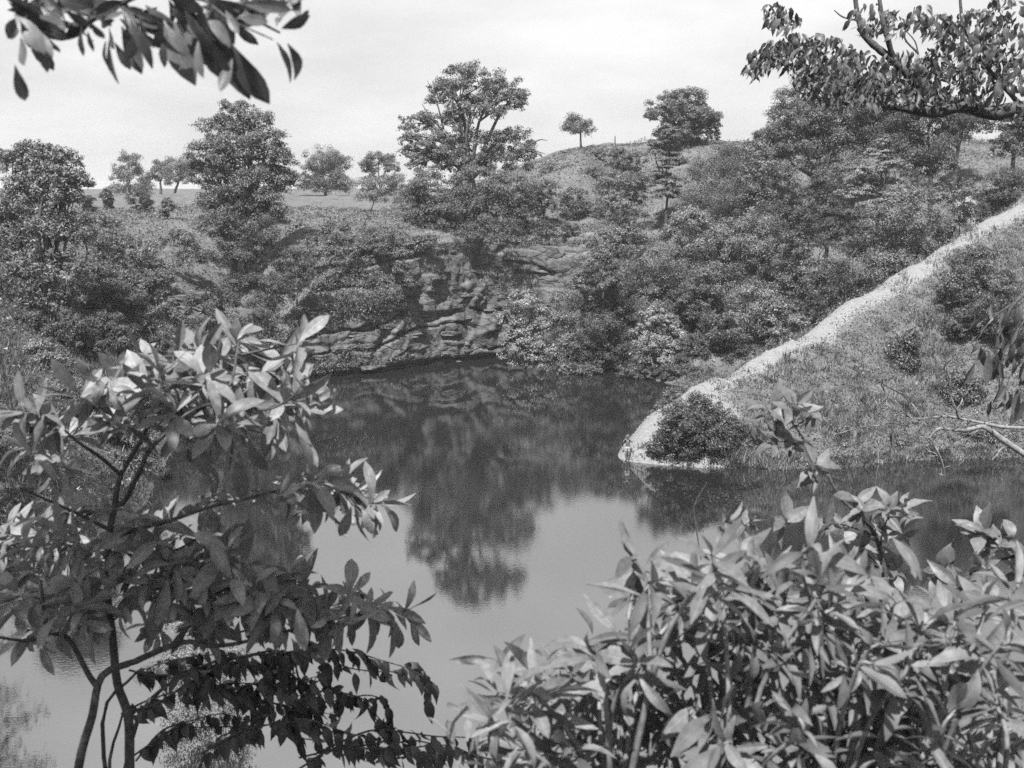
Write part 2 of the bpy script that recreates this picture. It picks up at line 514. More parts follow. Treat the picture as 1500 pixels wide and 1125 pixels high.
def ground_z(x, y, full=False):
    x, y = np.broadcast_arrays(np.asarray(x, float), np.asarray(y, float))
    P = np.stack([x, y], -1)
    d, par, _ = seg_dist(P, pond, True)
    ins = inside(P, pond)
    s = np.where(ins, -d, d)
    wob = (fbm(x * 0.12, y * 0.12) - 0.5) * 2
    # far plateau and hill
    top = 14.0 + 3.4 * S(115, 300, y) + 1.6 * S(300, 900, y) + 9.7 * S(-22, 18, x) * S(108, 152, y) - 4.0 * S(200, 420, y) * S(0, 60, x)
    top = top + wob * 0.7 + (fbm(x * 0.5, y * 0.5) - 0.5) * 0.5
    cliff = 0.85 * S(2.4, 6.0, s) + 0.15 * S(6.0, 15.0, s)
    slope_r = S(0.0, 46.0, s) * 0.45 + 0.40 * np.clip(s / 44.0, 0, 1) + 0.15 * S(0, 4, s)
    slope_l = np.clip(s / 27.0, 0, 1) ** 0.85
    mr = S(9.0, 16.0, x)
    ml = np.maximum(S(-23.0, -29.0, x), S(99.0, 91.0, y))
    f = cliff * (1 - mr) * (1 - ml) + slope_r * mr + slope_l * ml * (1 - mr)
    zf = np.where(s > 0, top * f + 0.04 * np.minimum(s, 20), np.maximum(-2.5, s * 0.6))
    zf = zf + wob * 0.5 * S(0.5, 4, s) - 0.4 * (s > 0) * (1 - S(1.2, 2.8, s)) * (1 - mr) * (1 - ml)
    # near bank, falling away below the camera
    near = 16.4 - 0.70 * np.maximum(y, -30) - 0.0 * x + 0.3 * wob
    near = np.maximum(near, -3)
    near = np.minimum(near, 17.0)
    yn = S(36, 22, y)
    z = zf * (1 - yn) + np.maximum(near, np.minimum(zf, near + 2)) * yn
    # spoil ridge running out into the pond
    rd, rp, rs = seg_dist(P, ridge, False)
    i0 = np.clip(rp.astype(int), 0, len(ridge) - 2)
    rz = ridge[i0, 2] + (ridge[i0 + 1, 2] - ridge[i0, 2]) * (rp - i0)
    rzw = rz + ((fbm(x * 0.3, y * 0.3) - 0.5) * 1.3 + (fbm(x * 1.1, y * 1.1) - 0.5) * 0.5) * S(0.5, 4, rz)
    zr = rzw - np.sqrt(rd * rd * np.where(rs > 0, 1.1, 0.50) + 1.2) + 1.1 + (fbm(x * 0.35 + 9, y * 0.35) - 0.5) * 1.2 * S(1.0, 6.0, rd)
    z = np.maximum(z, zr)
    # shoal with weeds near the left
    q = onz(275, 985)
    z = np.maximum(z, 0.22 - ((x - q[0]) ** 2 / 5.0 + (y - q[1]) ** 2 / 3.0) * 0.25)
    b0, b1 = onz(745, 540), onz(940, 555)
    bd, bp, _ = seg_dist(P, [b0, b1], False)
    z = np.maximum(z, -0.10 - 0.09 * bd * bd)
    if full:
        width = 0.95 + 0.03 * rz + 0.6 * S(3, 0.5, rz) + 0.5 * (fbm(x * 0.4, y * 0.4) - 0.5) + 1.6 * (fbm(x * 0.9 + 3, y * 0.9) - 0.5)
        crest = S(1.0, 0.35, rd / (width * 1.7)) * (zr >= z - 0.3)
        tip = S(7.5, 4.0, np.hypot(x - ridge[1, 0], y - ridge[1, 1])) * (zr >= z - 0.3)
        near_fl = 0.40 * S(4.5, 1.0, rd) * (zr >= z - 0.3)
        pth = at(1428, 232, 128)
        p2 = at(1352, 262, 120)
        far_path = S(1.0, 0.3, np.hypot((x - pth[0]) / 2.2, (y - pth[1]) / 6.0)) + S(1.0, 0.3, np.hypot((x - p2[0]) / 4.0, (y - p2[1]) / 2.0))
        sc1 = at(880, 335, 116)
        scree = 0.55 * S(1.0, 0.2, np.hypot((x - sc1[0]) / 6.5, (y - sc1[1]) / 6.0))
        patch = 0.1 + 1.6 * fbm(x * 0.6 + 2, y * 0.6 + 8)
        gv = np.clip(np.maximum.reduce([crest * patch, tip * (0.75 + 0.5 * (patch - 0.5)), near_fl, far_path, scree]), 0, 1)
        return z, gv, s, rd, rz
    return z

def axis(lo, hi, step, far):
    core = np.arange(lo, hi + step, step)
    out, st = [], step
    x = hi
    while x < far:
        st *= 1.22
        x += st
        out.append(x)
    neg, st = [], step
    x = lo
    while x > -far:
        st *= 1.22
        x -= st
        neg.append(x)
    return np.concatenate([np.array(neg[::-1]), core, np.array(out)])

gx = axis(-70, 80, 0.6, 4500)
gy = axis(18, 165, 0.6, 5000)
GX, GY = np.meshgrid(gx, gy)
GZ, GG, GS, _, _ = ground_z(GX, GY, True)
nx, ny = len(gx), len(gy)
idx = np.arange(nx * ny).reshape(ny, nx)
fq = np.stack([idx[:-1, :-1], idx[:-1, 1:], idx[1:, 1:], idx[1:, :-1]], -1).reshape(-1, 4)
ground = new_mesh('ground', np.stack([GX, GY, GZ], -1).reshape(-1, 3), fq, M['ground'], smooth=True, props={'kind': 'structure'})
att = ground.data.attributes.new('gravel', 'FLOAT', 'POINT')
att.data.foreach_set('value', GG.astype(np.float32).ravel())

water = new_mesh('water', [(-110, 12, 0), (110, 12, 0), (110, 125, 0), (-110, 125, 0)], np.array([[0, 1, 2, 3]]), M['water'], props={'kind': 'structure'})

# ------------------------------------------------------------------ quarry cliff
cl_px = [(878, 533), (845, 527), (790, 523), (735, 525), (690, 529), (640, 535), (560, 545), (500, 550), (450, 556), (400, 568)]
cl_path = np.array([onz(a, b) for a, b in cl_px])
cl = smooth_path(cl_path, 40)
seglen = np.r_[0, np.cumsum(np.linalg.norm(np.diff(cl, axis=0), axis=1))]
NU = int(seglen[-1] / 0.16)
uu = np.linspace(0, seglen[-1], NU)
cx = np.interp(uu, seglen, cl[:, 0]); cy = np.interp(uu, seglen, cl[:, 1])
tx, ty = np.gradient(cx), np.gradient(cy)
tl = np.hypot(tx, ty)
# outward normal (towards the land) of a path that runs from right to left
nxo, nyo = ty / tl, -tx / tl
flip = np.sign(nyo.mean()); nxo *= flip; nyo *= flip
k = np.ones(25) / 25
nxo = np.convolve(np.pad(nxo, 12, 'edge'), k, 'valid'); nyo = np.convolve(np.pad(nyo, 12, 'edge'), k, 'valid')
NV = 92
vv = np.linspace(0, 1, NV)
Hc = 9.8 + 3.2 * S(-22, -4, cx) - 4.5 * S(9, 15, cx)
Hc = Hc * (0.05 + 0.95 * S(seglen[-1], seglen[-1] - 9, uu)) * (0.5 + 0.5 * S(0, 3, uu))
U, V = np.meshgrid(uu, vv, indexing='ij')
H = Hc[:, None]
Zc = -1.0 + (H + 1.0) * np.clip(V / 0.86, 0, 1) + 1.3 * S(0.84, 1.0, V)
lean = 1.0 * np.clip(V / 0.86, 0, 1) + 6.2 * np.clip((V - 0.86) / 0.14, 0, 1)
# strata: ledges that step back and overhang, deep horizontal joints
zw = Zc + (fbm(U * 0.10, Zc * 0.06) - 0.5) * 5.0 + 0.05 * U
lay = np.floor(zw / 2.1)
fr_ = zw / 2.1 - lay
step = (vnoise(lay * 3.7 + 0.5, U * 0.10 + lay * 5.1) - 0.5) * 0.8
joint = -0.75 * np.exp(-((fr_ - 0.05) / 0.05) ** 2) * S(0.5, 0.62, vnoise(lay * 7.3, U * 0.16))
blk = np.floor(U / (1.0 + 1.6 * vnoise(lay * 9.1, 2.5)) + vnoise(lay, 0.3) * 7)
bstep = (vnoise(blk * 5.3 + 0.5, lay * 3.1 + 0.5) - 0.5) * 0.45
def fracture(u, z, cw, ch, seed):
    gu, gz_ = u / cw, z / ch
    iu, iz = np.floor(gu).astype(int), np.floor(gz_).astype(int)
    f1 = np.full(u.shape, 9.0); f2 = np.full(u.shape, 9.0); val = np.zeros(u.shape); tu = np.zeros(u.shape); tz = np.zeros(u.shape)
    rr = np.random.default_rng(seed).random((64, 64, 5))
    for a in (-1, 0, 1):
        for b in (-1, 0, 1):
            c = rr[(iu + a) % 64, (iz + b) % 64]
            du, dz = gu - (iu + a + 0.15 + 0.7 * c[..., 0]), gz_ - (iz + b + 0.15 + 0.7 * c[..., 1])
            d = np.maximum(np.abs(du + 0.3 * dz), np.abs(dz - 0.15 * du))
            m = d < f1
            f2 = np.where(m, f1, np.minimum(f2, d))
            val = np.where(m, c[..., 2], val)
            tu = np.where(m, du * (c[..., 3] - 0.5), tu); tz = np.where(m, dz * (c[..., 4] - 0.5), tz)
            f1 = np.where(m, d, f1)
    return (val - 0.5) + 0.9 * tu + 0.9 * tz - 0.45 * S(0.10, 0.0, f2 - f1)
wu, wz = U + 1.2 * (fbm(U * 0.3, Zc * 0.3) - 0.5), Zc + 0.9 * (fbm(U * 0.25 + 4, Zc * 0.3) - 0.5)
frac = 0.30 * fracture(wu, wz, 3.4, 1.7, 5) + 0.10 * fracture(wu, wz, 1.1, 0.7, 6)
rough = frac + 0.45 * (fbm(U * 0.55, Zc * 0.75, o=6) - 0.5) * 1.0 + np.abs(fbm(U * 0.35 + 7, Zc * 0.22 + 3, o=4) - 0.5) * 0.7 - 0.5 * S(0.09, 0.0, np.abs(fbm(U * 0.22 + Zc * 0.12, Zc * 0.10 + 9, o=3) - 0.5))
big = (fbm(U * 0.13, Zc * 0.10 + 4, o=3) - 0.5) * 1.1
foot = -0.9 * np.exp(-((Zc - 0.15) / 0.35) ** 2)                 # undercut at the waterline
disp = -(step + bstep + rough + big) - joint - foot * 1.0
disp *= np.clip((1 - V) / 0.14, 0, 1)
off = lean + disp + 0.2
VX = cx[:, None] + nxo[:, None] * off
VY = cy[:, None] + nyo[:, None] * off
ci = np.arange(NU * NV).reshape(NU, NV)
cf = np.stack([ci[:-1, :-1], ci[1:, :-1], ci[1:, 1:], ci[:-1, 1:]], -1).reshape(-1, 4)
cliff = new_mesh('cliff', np.stack([VX, VY, Zc], -1).reshape(-1, 3), cf, M['rock'], smooth=False, props={'kind': 'structure'})

def cliff_pt(px, z):
    """point on the cliff face seen at pixel column px and height z"""
    ang = (px - 750) / FPX
    a = np.arctan2(VX[:, NV // 2], VY[:, NV // 2])
    i = int(np.argmin(np.abs(a - np.arctan(ang / CT))))
    j = int(np.argmin(np.abs(Zc[i] - z)))
    return np.array([VX[i, j], VY[i, j], Zc[i, j]]), np.array([nxo[i], nyo[i], 0.0]), i, j

def rock_mesh(name, seed, m):
    r = np.random.default_rng(seed)
    n = 3
    t = np.linspace(-1, 1, n + 1)
    vs, fs = [], []
    lut = {}
    def vid(p):
        kx = tuple(np.round(p, 4))
        if kx not in lut:
            lut[kx] = len(vs)
            vs.append(p)
        return lut[kx]
    for ax in range(3):
        for sg in (-1, 1):
            for i in range(n):
                for j in range(n):
                    q = []
                    for (a, b) in ((i, j), (i + 1, j), (i + 1, j + 1), (i, j + 1)):
                        p = np.zeros(3)
                        p[ax] = sg; p[(ax + 1) % 3] = t[a]; p[(ax + 2) % 3] = t[b]
                        q.append(vid(p))
                    fs.append(q if sg > 0 else q[::-1])
    v = np.array(vs)
    ln = np.linalg.norm(v, axis=1, keepdims=True)
    v = v * (0.72 + 0.28 / ln * 1.2)
    v += (r.random(v.shape) - 0.5) * 0.30
    v *= (r.random((1, 3)) * 0.3 + 0.85)
    me = bpy.data.meshes.new(name)
    me.from_pydata([tuple(p * 0.5) for p in v], [], fs)
    me.materials.append(m)
    me.update()
    return me
rock_meshes = [rock_mesh('rock_block', 40 + i, M['rock']) for i in range(8)]
def put_rock(p, sx, sy, sz, rz, tilt, parent, name='rock_block'):
    o = mesh_obj(name, random.choice(rock_meshes), parent)
    o.location = [float(c) for c in p]
    o.rotation_euler = (tilt, random.uniform(-.12, .12), rz)
    o.scale = (sx, sy, sz)
    return o
# ledges and blocks the photograph shows on the face
ledges = [(575, 6.4, 2.4), (600, 6.8, 2.0), (655, 7.3, 2.6), (690, 7.1, 2.6), (720, 7.0, 2.2), (745, 6.7, 2.0), (560, 9.0, 2.2), (590, 8.8, 1.7),
          (770, 11.2, 3.4), (800, 11.5, 3.4), (825, 11.6, 3.0), (850, 8.0, 2.2), (845, 6.6, 2.0), (640, 9.2, 1.6), (700, 9.6, 1.8), (540, 5.4, 1.8),
          (520, 4.0, 1.6), (480, 6.0, 2.0), (460, 4.4, 1.7), (500, 2.6, 1.8), (555, 2.4, 1.6), (610, 3.4, 1.5), (660, 3.0, 1.7), (690, 4.6, 1.4),
          (440, 7.4, 2.0), (420, 5.6, 1.8), (405, 3.6, 1.7), (570, 4.4, 1.3), (630, 5.2, 1.3), (720, 5.2, 1.2), (470, 2.0, 1.6), (600, 1.2, 1.8), (650, 1.0, 1.6),
          (545, 0.7, 1.7), (500, 0.6, 1.5), (690, 1.3, 1.7), (785, 9.4, 1.6), (760, 8.6, 1.5), (735, 9.2, 1.6), (670, 5.9, 1.4), (440, 2.4, 1.6), (430, 1.0, 1.6)]
for (px_, z_, w_) in ledges:
    p, nrm, i, j = cliff_pt(px_, z_)
    rz_ = math.atan2(ty[i], tx[i])
    put_rock(p + nrm * 0.42, w_ * random.uniform(1.0, 1.8), random.uniform(1.0, 1.5), w_ * random.uniform(.18, .42), rz_ + random.uniform(-.15, .15), random.uniform(-.1, .1), cliff)

# ------------------------------------------------------------------ foliage
def leaf_cloud(pos, nrm, size, aspect=0.5):
    n = len(pos)
    nrm = unit(nrm)
    t = unit(np.cross(nrm, RNG.normal(size=(n, 3))))
    b = np.cross(nrm, t)
    L = size[:, None] * 0.5
    W = L * aspect
    v = np.stack([pos - t * L, pos + b * W - nrm * L * 0.12, pos + t * L, pos - b * W - nrm * L * 0.12], 1).reshape(-1, 3)
    f = np.arange(n * 4).reshape(-1, 4)
    return v, f

def leaf_tris(pos, nrm, size, aspect=0.42):
    n = len(pos)
    nrm = unit(nrm)
    t = unit(np.cross(nrm, RNG.normal(size=(n, 3))))
    b = np.cross(nrm, t)
    L = size[:, None] * 0.5
    W = L * aspect * RNG.uniform(.8, 1.5, (n, 1))
    v = np.stack([pos + t * L, pos - t * L * 0.8 + b * W, pos - t * L * 0.8 - b * W], 1).reshape(-1, 3)
    return v, np.arange(n * 3).reshape(-1, 3)

def crown_leaves(blobs, n, size, flat=0.5, clump=0.30, up=0.55, spread=0.48):
    """blobs: list of (centre, (rx,ry,rz)). leaves gathered in sub-clumps on and in each blob"""
    area = np.array([(r[0] * r[2] + r[0] * r[1] + r[1] * r[2]) for _, r in blobs])
    share = area / area.sum()
    P, Nn, subs = [], [], []
    for (c, r), sh in zip(blobs, share):
        c, r = np.asarray(c, float), np.asarray(r, float)
        m = max(40, int(n * sh))
        rm = r.mean()
        K = int(np.clip(5.5 / clump ** 2 * 0.55, 14, 90))
        dr = unit(RNG.normal(size=(K, 3)))
        dr[:, 2] = np.where(dr[:, 2] < -0.55, -dr[:, 2], dr[:, 2])
        rad = RNG.uniform(0.25, 1.0, (K, 1)) ** 0.6
        sc = c + dr * r * rad
        sr = rm * clump * RNG.uniform(0.6, 1.45, K)
        w = sr ** 2
        pick = RNG.choice(K, m, p=w / w.sum())
        gg = np.clip(RNG.normal(size=(m, 3)), -2.0, 2.0) * spread
        loc = gg * sr[pick][:, None]
        rr2 = np.hypot(gg[:, 0], gg[:, 1])
        loc[:, 2] = loc[:, 2] * flat - rr2 ** 2 * sr[pick] * 0.22
        P.append(sc[pick] + loc)
        od = unit(loc / (sr[pick][:, None] + 1e-6) * 1.2 + dr[pick] * 0.8)
        Nn.append(od * 0.75 + np.array([0, 0, up * 0.7]) + RNG.normal(size=(m, 3)) * 0.38)
        subs.append((c, sc))
    P, Nn = np.concatenate(P), np.concatenate(Nn)
    sz = size * RNG.uniform(0.6, 1.35, len(P))
    return P, Nn, sz, subs

def make_tree(name, label, cat, base_px, Y, blobs_px, n, size, mat, base_z=None, trunk_r=0.2, depth=0.9, flat=0.5, clump=0.3, up=0.55,
              group=None, lean=0.0, twigs=5, bare=None, fork=0.45, spread=0.42, skirt=False, cliff=False):
    """blobs_px: (px, py, rx_px, ry_px[, dY]); base_px: pixel column of the trunk foot (a tuple gives several stems)"""
    cols = base_px if isinstance(base_px, (tuple, list)) else (base_px,)
    bx = at(cols[0], 300, Y)[0]
    bz = float(ground_z(bx, Y)) if base_z is None else base_z
    if cliff:
        bz = min(at(b[0], b[1] + b[3], Y)[2] for b in blobs_px) + 0.2
    base = np.array([bx, Y, bz])
    root = thing(name, label, cat, base, group)
    k = Y / FPX * 1.0
    blobs = []
    for bl in blobs_px:
        dY = bl[4] if len(bl) > 4 else RNG.uniform(-0.35, 0.35) * bl[2] * k
        c = at(bl[0], bl[1], Y + dY)
        rx, rz = bl[2] * k, bl[3] * k
        blobs.append((c - base, (rx, max(0.5 * (rx + rz), rz) * depth, rz)))
    if skirt and not cliff:
        for (c, r) in list(blobs):
            gl_ = float(ground_z(c[0] + base[0], c[1] + base[1])) - base[2]
            bot = c[2] - r[2]
            if bot > gl_ + 0.3 and (bot - gl_ < skirt or skirt == 2.2):
                gl_ = max(gl_, bot - skirt)
                hh = (bot - gl_) * 0.5 + r[2] * 0.5
                blobs.append((np.array([c[0], c[1] + 0.25 * r[1], gl_ + hh * 0.85]), (r[0] * 0.8, r[1] * 0.75, hh)))
                n += int(n / len(blobs_px) * 0.6)
    if Y > 90:
        n = int(n * 1.22)
        size = size * 0.82
    n = int(n * 1.60)
    P, Nn, sz, subs = crown_leaves(blobs, n, size, flat, clump, up, spread)
    gz = ground_z(P[:, 0] + base[0], P[:, 1] + base[1]) - base[2]
    keep = (P[:, 2] > gz - 0.1) | cliff
    P, Nn, sz = P[keep], Nn[keep], sz[keep]
    v, f = leaf_tris(P, Nn, sz)
    T = Tubes()
    cmean = np.mean([b[0] for b in blobs], axis=0)
    low = min(b[0][2] - b[1][2] for b in blobs)
    for ci_, colx in enumerate(cols):
        fb = np.array([at(colx, 300, Y)[0], Y, 0]) - np.array([base[0], base[1], 0])
        fb[2] = -0.2 if cliff else float(ground_z(fb[0] + base[0], Y)) - base[2] - 0.4
        mine = [i for i in range(len(blobs)) if i % len(cols) == ci_] or [0]
        cm = np.mean([blobs[i][0] for i in mine], axis=0)
        fz = max(fb[2] + 0.8, low + (cmean[2] - low) * fork * 0.8)
        fk = np.array([fb[0] * 0.6 + cm[0] * 0.4, cm[1] * 0.5, fz])
        mid = (fb + fk) / 2 + RNG.normal(size=3) * trunk_r * 0.7
        tp = smooth_path([fb, mid, fk], 4)
        T.add(tp, np.linspace(trunk_r * 1.25, trunk_r * 0.75, len(tp)), 8)
        for i in mine:
            c, r = blobs[i]
            tip = c + np.array([0, 0, r[2] * 0.35])
            m1 = fk + (tip - fk) * 0.5 + np.array([0, 0, 0.12 * np.linalg.norm(tip - fk)]) + RNG.normal(size=3) * 0.1 * np.linalg.norm(tip - fk)
            lp = smooth_path([fk, m1, tip], 4)
            T.add(lp, np.linspace(trunk_r * 0.6, trunk_r * 0.18, len(lp)), 6)
            sc = subs[i][1]
            for q in RNG.choice(len(sc), min(twigs, len(sc)), replace=False):
                a = lp[RNG.integers(len(lp) // 2, len(lp))]
                e = sc[q]
                mm = (a + e) / 2 + np.array([0, 0, 0.1 * np.linalg.norm(e - a)])
                T.add([a, mm, e], [trunk_r * 0.2, trunk_r * 0.14, trunk_r * 0.06], 4)
    if bare:
        for path in bare:
            pp = smooth_path([at(a, b, Y + d) - base for a, b, d in path], 3)
            T.add(pp, np.linspace(trunk_r * 0.3, trunk_r * 0.07, len(pp)), 5)
    T.build('trunk', M['bark'], root)
    new_mesh('crown', v, f, mat, root)
    return root

M['willow'] = foliage_mat('foliage_willow', 0.13, 0.21)
WI = M['willow']
M['leaf_light'] = foliage_mat('foliage_light', 0.075, 0.15)
LI = M['leaf_light']
D, MI, PA, FA = M['leaf_dark'], M['leaf_mid'], M['leaf_pale'], M['leaf_far']

# ---- trees on the skyline and the plateau
make_tree('tree', 'tall open-crowned tree with visible limbs on the cliff top, highest on the skyline', 'tree', 697, 123,
          [(690, 118, 55, 26), (735, 135, 38, 26), (650, 140, 28, 24), (700, 160, 48, 28), (752, 152, 26, 16), (615, 182, 34, 20), (640, 215, 45, 24),
           (700, 215, 50, 28), (750, 210, 38, 26), (770, 228, 22, 14), (605, 205, 22, 14), (665, 180, 26, 20), (625, 238, 36, 18), (675, 245, 44, 22), (735, 240, 44, 22), (600, 225, 20, 12)],
          25000, 0.33, FA, trunk_r=0.42, clump=0.23, flat=0.55, twigs=8, fork=0.1, spread=0.44,
          bare=[[(650, 190, 0), (640, 150, 0), (626, 118, .5)], [(655, 200, 0), (630, 170, 0), (618, 152, .3)], [(770, 215, 0), (790, 205, 0), (802, 206, 0)], [(765, 222, 0), (785, 222, 0), (800, 226, 0)]])
make_tree('tree', 'dense dark tree with tapering crown at the cliff edge, left of the tall open tree', 'tree', (338, 360), 111,
          [(345, 165, 32, 20), (375, 180, 30, 18), (318, 190, 32, 20), (352, 205, 48, 26), (390, 210, 32, 22), (310, 225, 38, 22), (350, 240, 55, 28), (402, 240, 34, 28),
           (310, 262, 40, 26), (365, 275, 55, 30), (412, 262, 24, 20), (330, 300, 50, 24), (390, 300, 36, 24), (290, 245, 16, 12), (330, 322, 44, 20), (385, 325, 40, 20), (350, 350, 50, 18)],
          37000, 0.30, MI, trunk_r=0.38, clump=0.28, flat=0.5, fork=0.1, skirt=3.0, spread=0.5)
make_tree('tree', 'small umbrella-shaped tree alone on the bare hilltop', 'tree', 851, 158,
          [(844, 179, 18, 11), (860, 184, 15, 9), (835, 187, 11, 8), (852, 191, 16, 7)], 3200, 0.30, FA, trunk_r=0.16, clump=0.42, flat=0.8, fork=0.3, spread=0.55)
make_tree('tree', 'round dense tree standing on the hill crest right of the umbrella-shaped tree', 'tree', 1000, 150,
          [(1000, 148, 38, 20), (968, 165, 28, 22), (1030, 165, 28, 22), (1000, 175, 42, 26), (1045, 182, 14, 10), (985, 195, 30, 16)], 12000, 0.36, FA, trunk_r=0.35, clump=0.28, flat=0.6, skirt=4.0)
make_tree('tree', 'slim pale tree on the hillside just below the round crest tree', 'tree', 978, 132,
          [(980, 195, 18, 16), (972, 218, 26, 18), (985, 240, 30, 18), (970, 262, 30, 18), (990, 285, 30, 18)], 9000, 0.30, MI, trunk_r=0.18, clump=0.32, flat=0.25)
make_tree('tree', 'far rounded tree in the field, leftmost beyond the meadow', 'tree', 192, 250, [(188, 240, 24, 18), (192, 262, 30, 20), (175, 258, 16, 16), (200, 278, 30, 10), (170, 278, 16, 10)], 6200, 0.45, FA, trunk_r=0.3, flat=.7)
make_tree('tree', 'slender far field tree right of the leftmost rounded one', 'tree', 236, 245, [(236, 248, 18, 15), (234, 261, 22, 13)], 3800, 0.42, FA, trunk_r=0.28, flat=.7)
make_tree('tree', 'far field tree close behind the dark cliff-edge tree', 'tree', 256, 240, [(262, 248, 24, 17), (268, 262, 24, 14), (282, 250, 18, 16)], 5200, 0.42, FA, trunk_r=0.3, flat=.7)
make_tree('tree', 'wide pale far tree between the dark cliff-edge tree and the low mound', 'tree', 478, 235, [(470, 235, 30, 20), (495, 240, 24, 20), (455, 255, 20, 20), (485, 262, 36, 18), (465, 272, 30, 12)], 8600, 0.45, FA, trunk_r=0.32, flat=.7, skirt=5.0)
make_tree('tree', 'low domed far tree left of the tall open tree', 'tree', 556, 225, [(556, 238, 26, 15), (540, 246, 16, 11), (574, 246, 14, 11)], 4600, 0.42, FA, trunk_r=0.3, flat=.7, skirt=5.0)
make_tree('tree', 'coarse-leaved tree at the left edge of the picture', 'tree', 52, 84,
          [(50, 228, 30, 22), (92, 232, 26, 18), (70, 255, 34, 24), (105, 262, 26, 18), (35, 285, 32, 32), (85, 285, 36, 28), (120, 268, 18, 13), (60, 335, 44, 34), (110, 340, 32, 30), (40, 390, 36, 34), (90, 395, 36, 30), (20, 240, 28, 26), (5, 330, 40, 50), (60, 440, 34, 24)],
          27000, 0.26, LI, trunk_r=0.26, clump=0.20, flat=0.8, up=0.25, fork=0.2, skirt=4.0, spread=0.55)
# ---- trees of the right-hand hillside
make_tree('tree', 'big dark spreading tree on the right skyline under the overhanging limb', 'tree', 1195, 126,
          [(1165, 150, 34, 26), (1200, 132, 38, 24), (1245, 150, 40, 28), (1290, 165, 34, 26), (1225, 118, 30, 20), (1265, 130, 34, 22), (1150, 172, 28, 18), (1192, 172, 40, 22), (1238, 185, 40, 24), (1155, 190, 26, 16), (1190, 200, 46, 28), (1240, 210, 44, 30), (1150, 215, 26, 16), (1190, 240, 44, 26), (1240, 255, 44, 28), (1280, 190, 34, 30)],
          44000, 0.30, MI, trunk_r=0.36, clump=0.29, flat=0.55, fork=0.25, skirt=4.0, spread=0.52)
make_tree('tree', 'pale tiered conical tree standing out against darker woods, upper right', 'tree', 1288, 108,
          [(1295, 208, 16, 9), (1288, 226, 30, 11), (1300, 244, 40, 12), (1272, 250, 36, 12), (1290, 270, 54, 14), (1262, 282, 40, 14), (1310, 292, 40, 14), (1285, 308, 50, 16)],
          13000, 0.26, PA, trunk_r=0.17, clump=0.30, flat=0.22, up=0.9)
make_tree('tree', 'dark round-topped tree right of the pale tiered conical tree', 'tree', 1365, 116,
          [(1355, 152, 34, 24), (1395, 165, 30, 24), (1345, 172, 36, 26), (1385, 190, 28, 26), (1320, 195, 34, 26), (1340, 225, 38, 30), (1378, 240, 22, 22), (1350, 250, 30, 20)], 17000, 0.29, D, trunk_r=0.28, clump=0.29, flat=0.55, spread=0.52, skirt=5.0)
make_tree('tree', 'dark tree at the right edge above the pale gravel patch', 'tree', 1478, 122,
          [(1462, 182, 28, 24), (1494, 185, 36, 30), (1494, 215, 32, 30), (1472, 212, 22, 18), (1520, 190, 34, 34)], 10000, 0.30, D, trunk_r=0.28, skirt=4.0)
make_tree('tree', 'tall dark tree on the skyline right of the big spreading tree', 'tree', 1298, 124,
          [(1290, 150, 34, 24), (1330, 158, 32, 24), (1285, 180, 34, 26), (1315, 195, 34, 26), (1280, 215, 36, 26), (1320, 230, 34, 26)], 13000, 0.29, D, trunk_r=0.3, clump=0.29, flat=0.55, spread=0.52, skirt=5.0)
make_tree('tree', 'dark bushy tree on the skyline right of the round-topped tree', 'tree', 1398, 130,
          [(1425, 165, 28, 22), (1398, 196, 26, 20), (1412, 182, 24, 20), (1385, 215, 24, 18)], 8000, 0.30, D, trunk_r=0.28, clump=0.29, flat=0.55, spread=0.52, skirt=5.0)
make_tree('tree', 'dark bushy tree on the crest left of the big spreading tree', 'tree', 1128, 132,
          [(1122, 205, 24, 16), (1140, 195, 22, 18), (1105, 222, 24, 16), (1135, 225, 26, 18)], 8000, 0.30, MI, trunk_r=0.26, clump=0.29, flat=0.55, spread=0.52, skirt=5.0)
make_tree('tree', 'dark tree rising behind the woods left of the pale tiered conical tree', 'tree', 1215, 112,
          [(1215, 275, 32, 28), (1195, 310, 36, 32), (1235, 315, 30, 32), (1210, 350, 40, 28)], 11000, 0.27, D, trunk_r=0.24, flat=0.5)

